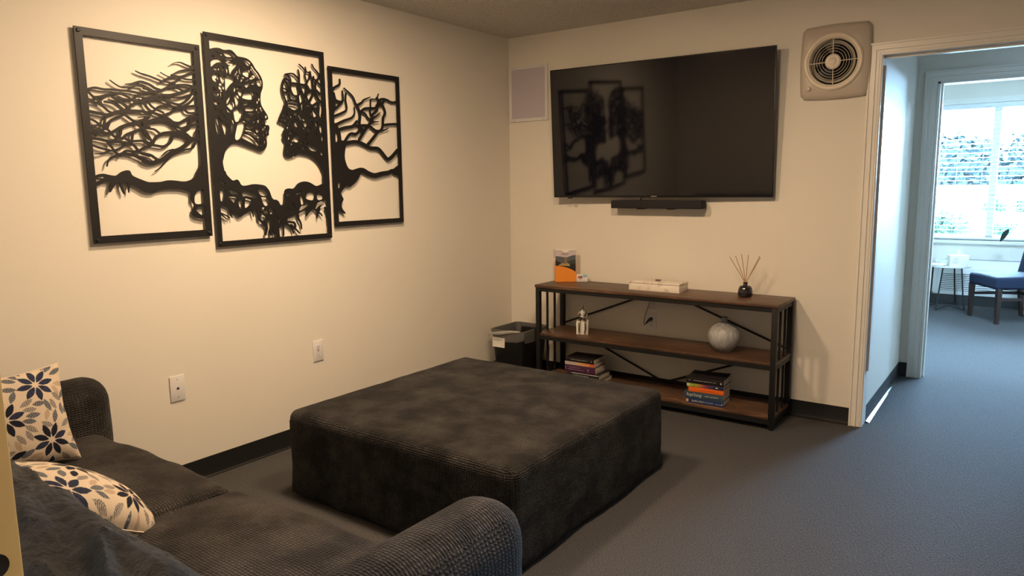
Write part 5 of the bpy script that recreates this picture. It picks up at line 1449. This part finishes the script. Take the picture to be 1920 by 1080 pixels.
S_ = 0.345
p1 = pillow('throw_pillow', 'leaf print throw pillow standing upright against the left sofa arm', [
    (S_ - 0.215, S_ * (1 - 0.47), 'navy', ('hatch', 'slate', 'hatch'), 0.25, 0.92), (S_ - 0.090, S_ * (1 - 0.76), 'navy', ('hatch', 'slate', 'tan', 'blue'), 0.35, 0.95),
    (S_ - 0.100, S_ * (1 - 0.17), 'blue', ('slate', 'hatch', 'tan', 'blue'), 0.1, 0.95), (S_ - 0.28, S_ * (1 - 0.97), 'navy', ('navy', 'slate', 'hatch'), 0.2, 1.05), (S_ - 0.32, S_ * (1 - 0.08), 'navy', ('slate', 'hatch', 'tan'), 0.0, 1.0)], 3, S=0.345)
p2 = pillow('throw_pillow', 'leaf print throw pillow slumped low in front of the fleece throw', [
    (0.215, 0.245, 'navy', ('navy', 'hatch', 'hatch', 'slate'), 0.1, 1.0), (0.345, 0.13, 'blue', ('slate', 'blue', 'tan', 'hatch'), 0.4, 1.0), (0.075, 0.13, 'navy', ('hatch', 'slate', 'tan'), 0.3, 0.95), (0.05, 0.34, 'blue', ('slate', 'hatch'), 0.0, 1.0), (0.36, 0.35, 'navy', ('navy', 'hatch', 'tan'), 0.2, 1.0)], 6, T=0.112, S=0.435, rnd_=0.20)
# pillow 1: faces +x, bottom edge on the seat at x = .51, leaning back on the arm
PIL1 = Matrix.Translation((0.452, -3.474, 0.622)) @ Matrix.Rotation(math.radians(90), 4, 'Z') @ Matrix.Rotation(math.radians(-18), 4, 'X')
p1.matrix_world = PIL1
PIL2 = Matrix.Translation((1.085, -3.590, 0.530)) @ Matrix.Rotation(math.radians(180 + 4), 4, 'Z') @ Matrix.Rotation(math.radians(-58), 4, 'X')
p2.matrix_world = PIL2

# ------------------------------------------------------------------ far room furniture
# through-wall air conditioner under the window
ac = thing('air_conditioner', 'white louvred wall air conditioner under the window of the far room', 'air conditioner', (2.85, 5.15, 0.115))
aw = 0.56; ad = 0.17; ah = 0.385
prof = [(0.0, 0.0), (-ad + 0.006, 0.0), (-ad, 0.01), (-ad, ah - 0.10), (-ad + 0.012, ah - 0.07), (-ad + 0.07, ah - 0.008), (-ad + 0.09, ah), (0.0, ah)]
MB().prism(prof, -aw, aw, 'yz').build('casing', M_white, ac, smooth=40)
MB().rbox(-aw - 0.004, -aw + 0.05, -ad - 0.004, -0.002, -0.0, ah + 0.004, 0.02, 2).build('end_cap', M_white, ac)
MB().rbox(aw - 0.05, aw + 0.004, -ad - 0.004, -0.002, -0.0, ah + 0.004, 0.02, 2).build('end_cap', M_white, ac)
MB().box(-aw + 0.07, aw - 0.07, -ad - 0.0015, -ad + 0.002, 0.045, 0.245).build('grille_recess', M_slot, ac, smooth=0)
for k in range(10):
    z = 0.050 + k * 0.0205
    MB().rbox(-aw + 0.07, aw - 0.07, -ad - 0.006, -ad + 0.001, z, z + 0.0135, 0.002, 1).build('louvre', M_white, ac)
for k in range(6):
    y = -ad + 0.10 + k * 0.018
    MB().box(-aw + 0.09, aw - 0.09, y, y + 0.006, ah + 0.0002, ah + 0.002).build('vent_slot', plain('grey_slot', (0.2, 0.22, 0.24)), ac, smooth=0)
MB().box(-aw - 0.05, aw + 0.05, -ad + 0.03, 0.0, -0.112, 0.0).build('plinth', M_base, ac, smooth=0)

# side table
tb2 = thing('side_table', 'small round white side table on thin black wire legs in the far room', 'side table', (2.445, 4.735, 0))
TZ = 0.470
MB().lathe([(0.0, TZ), (0.205, TZ), (0.208, TZ - 0.003), (0.208, TZ - 0.013), (0.203, TZ - 0.016), (0.0, TZ - 0.016)], 40).build('table_top', M_white, tb2, smooth=30)
feet = [(-0.171, 0.035), (-0.068, -0.264), (0.184, -0.107), (0.070, 0.230)]
for (fx, fy) in feet:
    l = math.hypot(fx, fy)
    MB().tube([(fx / l * 0.15, fy / l * 0.15, TZ - 0.016), (fx * 0.90, fy * 0.90, 0.10), (fx * 0.98, fy * 0.98, 0.02), (fx, fy, 0.0075)], 0.0075, 8).build('leg', M_black, tb2)
for k in range(4):
    a, b_ = feet[k], feet[(k + 1) % 4]
    MB().tube(smoothpath([(a[0], a[1], 0.0085), ((a[0] + b_[0]) * 0.5 * 0.62, (a[1] + b_[1]) * 0.5 * 0.62, 0.0085 + 0.03), (b_[0], b_[1], 0.0085)], 8), 0.0065, 8).build('base_rod', M_black, tb2)
tt = thing('tissue_box', 'white tissue box with a tissue sticking out on the side table', 'tissue box', (2.535, 4.65, TZ), math.radians(20))
MB().rbox(-0.088, 0.088, -0.06, 0.06, 0.0, 0.118, 0.003, 1).build('carton', M_paper, tt)
MB().prism(disc(0, 0, 0.05, 0.022, 20), 0.1182, 0.1188, 'xy').build('opening_film', M_white, tt)
for k in range(5):
    MB().box(-0.075 + 0.004 * k, -0.02 + 0.006 * (k % 3), -0.0608, -0.0600, 0.035 + k * 0.013, 0.040 + k * 0.013).build('printed_line', plain('lilac_grey_ink', (0.42, 0.40, 0.46)), tt, smooth=0)
tis = MB(); vs = []; fs = []
for i in range(9):
    z = i / 8
    for k in range(14):
        a = 2 * PI * k / 14
        r = (0.022 - 0.010 * z) * (1 + 0.35 * math.sin(3 * a + 2 * z)) * (1 if z < 0.9 else 0.7)
        vs.append((r * math.cos(a) * 1.3 + 0.008 * z, r * math.sin(a) * 0.6, 0.1185 + 0.058 * z * (1 + 0.15 * math.sin(2 * a))))
for i in range(8):
    for k in range(14): fs.append((i * 14 + k, i * 14 + (k + 1) % 14, (i + 1) * 14 + (k + 1) % 14, (i + 1) * 14 + k))
tis.add(vs, fs).build('tissue', M_paper, tt, smooth=60)
nb = thing('notepad', 'white notepad lying flat at the left edge of the side table', 'notepad', (2.345, 4.615, TZ), math.radians(-12))
MB().box(-0.085, 0.085, -0.06, 0.06, 0.0, 0.002).build('backing', M_slot, nb, smooth=0)
MB().rbox(-0.085, 0.085, -0.06, 0.06, 0.002, 0.020, 0.001, 1).build('pages', M_paper, nb)

# chair: seat front runs from (2.70,4.30) to (2.945,3.914); it faces left towards the table
chx, chy = (2.70 + 2.945) / 2, (4.30 + 3.914) / 2
dx, dy = 0.848, 0.530       # from front to back
ch = thing('dining_chair', 'navy leather parsons chair with dark wooden legs in the far room', 'chair', (chx, chy, 0), math.atan2(dy, dx) - PI / 2)
# local: x = width (towards the camera side is +x), y = front to back
SH = 0.455
wd = 0.235; dp = 0.50


def chseat(p):
    x, y, z = p
    if z > 0.40: z += 0.022 * max(0, 1 - (x / wd) ** 2) * max(0, 1 - ((y - dp / 2) / (dp / 2 + .05)) ** 2)
    return (x, y, z)


MB().rbox(-wd - 0.012, wd + 0.012, -0.035, dp - 0.02, 0.335, SH, 0.030, 3, (10, 10, 3), fn=chseat).build('seat', M_leather, ch, smooth=60)


def chback(p):
    x, y, z = p
    return (x, y + (z - 0.42) * 0.20 + 0.012 * math.cos(x / wd * 1.4), z)


MB().rbox(-wd, wd, dp - 0.085, dp - 0.020, 0.42, 1.02, 0.026, 3, (8, 2, 12), fn=chback).build('backrest', M_leather, ch, smooth=60)
for sx in (-1, 1):
    for fy, tp in ((0.0, 0), (dp - 0.03, 1)):
        x0 = sx * (wd - 0.005)
        a, b_ = 0.022, 0.016
        yo = 0.0 if not tp else 0.035
        v = [(x0 + i * b_, fy + j * b_ + yo, 0.0) for i, j in ((-1, -1), (1, -1), (1, 1), (-1, 1))] + [(x0 + i * a, fy + j * a, 0.345) for i, j in ((-1, -1), (1, -1), (1, 1), (-1, 1))]
        MB().add(v, [(0, 3, 2, 1), (4, 5, 6, 7), (0, 1, 5, 4), (1, 2, 6, 5), (2, 3, 7, 6), (3, 0, 4, 7)]).build('leg', M_woodleg, ch, smooth=0)
    MB().box(sx * (wd - 0.005) - 0.009, sx * (wd - 0.005) + 0.009, 0.02, dp - 0.03, 0.225, 0.255).build('stretcher', M_woodleg, ch, smooth=0)
MB().box(-wd + 0.01, wd - 0.01, dp - 0.04, dp - 0.02, 0.225, 0.255).build('stretcher', M_woodleg, ch, smooth=0)

# potted plant just out of frame behind the chair; one leaf arches into view
pp_ = thing('potted_plant', 'plant in a white pot behind the chair, one leaf against the window', 'plant', (3.250, 4.745, 0))
MB().lathe([(0.0, 0.0), (0.130, 0.0), (0.136, 0.006), (0.136, 0.016), (0.128, 0.016), (0.120, 0.010), (0.0, 0.010)], 32).build('saucer', M_white, pp_, smooth=40)
MB().lathe([(0.0, 0.012), (0.095, 0.012), (0.100, 0.02), (0.125, 0.24), (0.132, 0.25), (0.132, 0.27), (0.120, 0.27), (0.112, 0.24), (0.0, 0.235)], 32).build('pot', M_white, pp_, smooth=40)
MB().lathe([(0.0, 0.243), (0.112, 0.241)], 20).build('soil', M_woodleg, pp_)


def stem_leaf(path, llen, lw, droop=None):
    sp = smoothpath(path, 6)
    st_ = MB().tube(sp, [0.004 - 0.0025 * i / (len(sp) - 1) for i in range(len(sp))], 6).build('stem', M_leaf, pp_)
    d = Vector(sp[-1]) - Vector(sp[-3]); d.normalize()
    if droop: d = Vector(droop).normalized()
    side = d.cross(Vector((0, 1, 0)) if droop else Vector((0, 0, 1))).normalized(); up = side.cross(d)
    vs = []; fs = []; n = 9
    for i in range(n):
        t = i / (n - 1); w = lw * math.sin(PI * min(1, t * 0.97 + 0.03)) ** 0.8
        c = Vector(sp[-1]) + d * llen * t - Vector((0, 0, 0.25 * llen * t * t))
        vs += [c - side * w - up * w * .15, c + up * 0.004, c + side * w - up * w * .15]
    for i in range(n - 1):
        q = i * 3; fs += [(q, q + 1, q + 4, q + 3), (q + 1, q + 2, q + 5, q + 4)]
    MB().add(vs, fs).build('leaf', M_leaf, pp_, smooth=60, merge=0)


stem_leaf([(0, 0, 0.24), (-0.02, 0.01, 0.60), (-0.07, 0.01, 0.90), (-0.167, 0.008, 0.942), (-0.25, 0.005, 0.905), (-0.29, 0.005, 0.872)], 0.125, 0.025, (-0.55, 0, -0.83))
stem_leaf([(0, 0, 0.24), (0.05, 0.02, 0.6), (0.14, 0.03, 0.9), (0.24, 0.02, 1.0)], 0.12, 0.03)
stem_leaf([(0, 0, 0.24), (0.03, -0.06, 0.6), (0.10, -0.12, 0.95)], 0.12, 0.03)
stem_leaf([(0, 0, 0.24), (0.02, 0.05, 0.6), (0.12, 0.10, 1.1)], 0.12, 0.03)
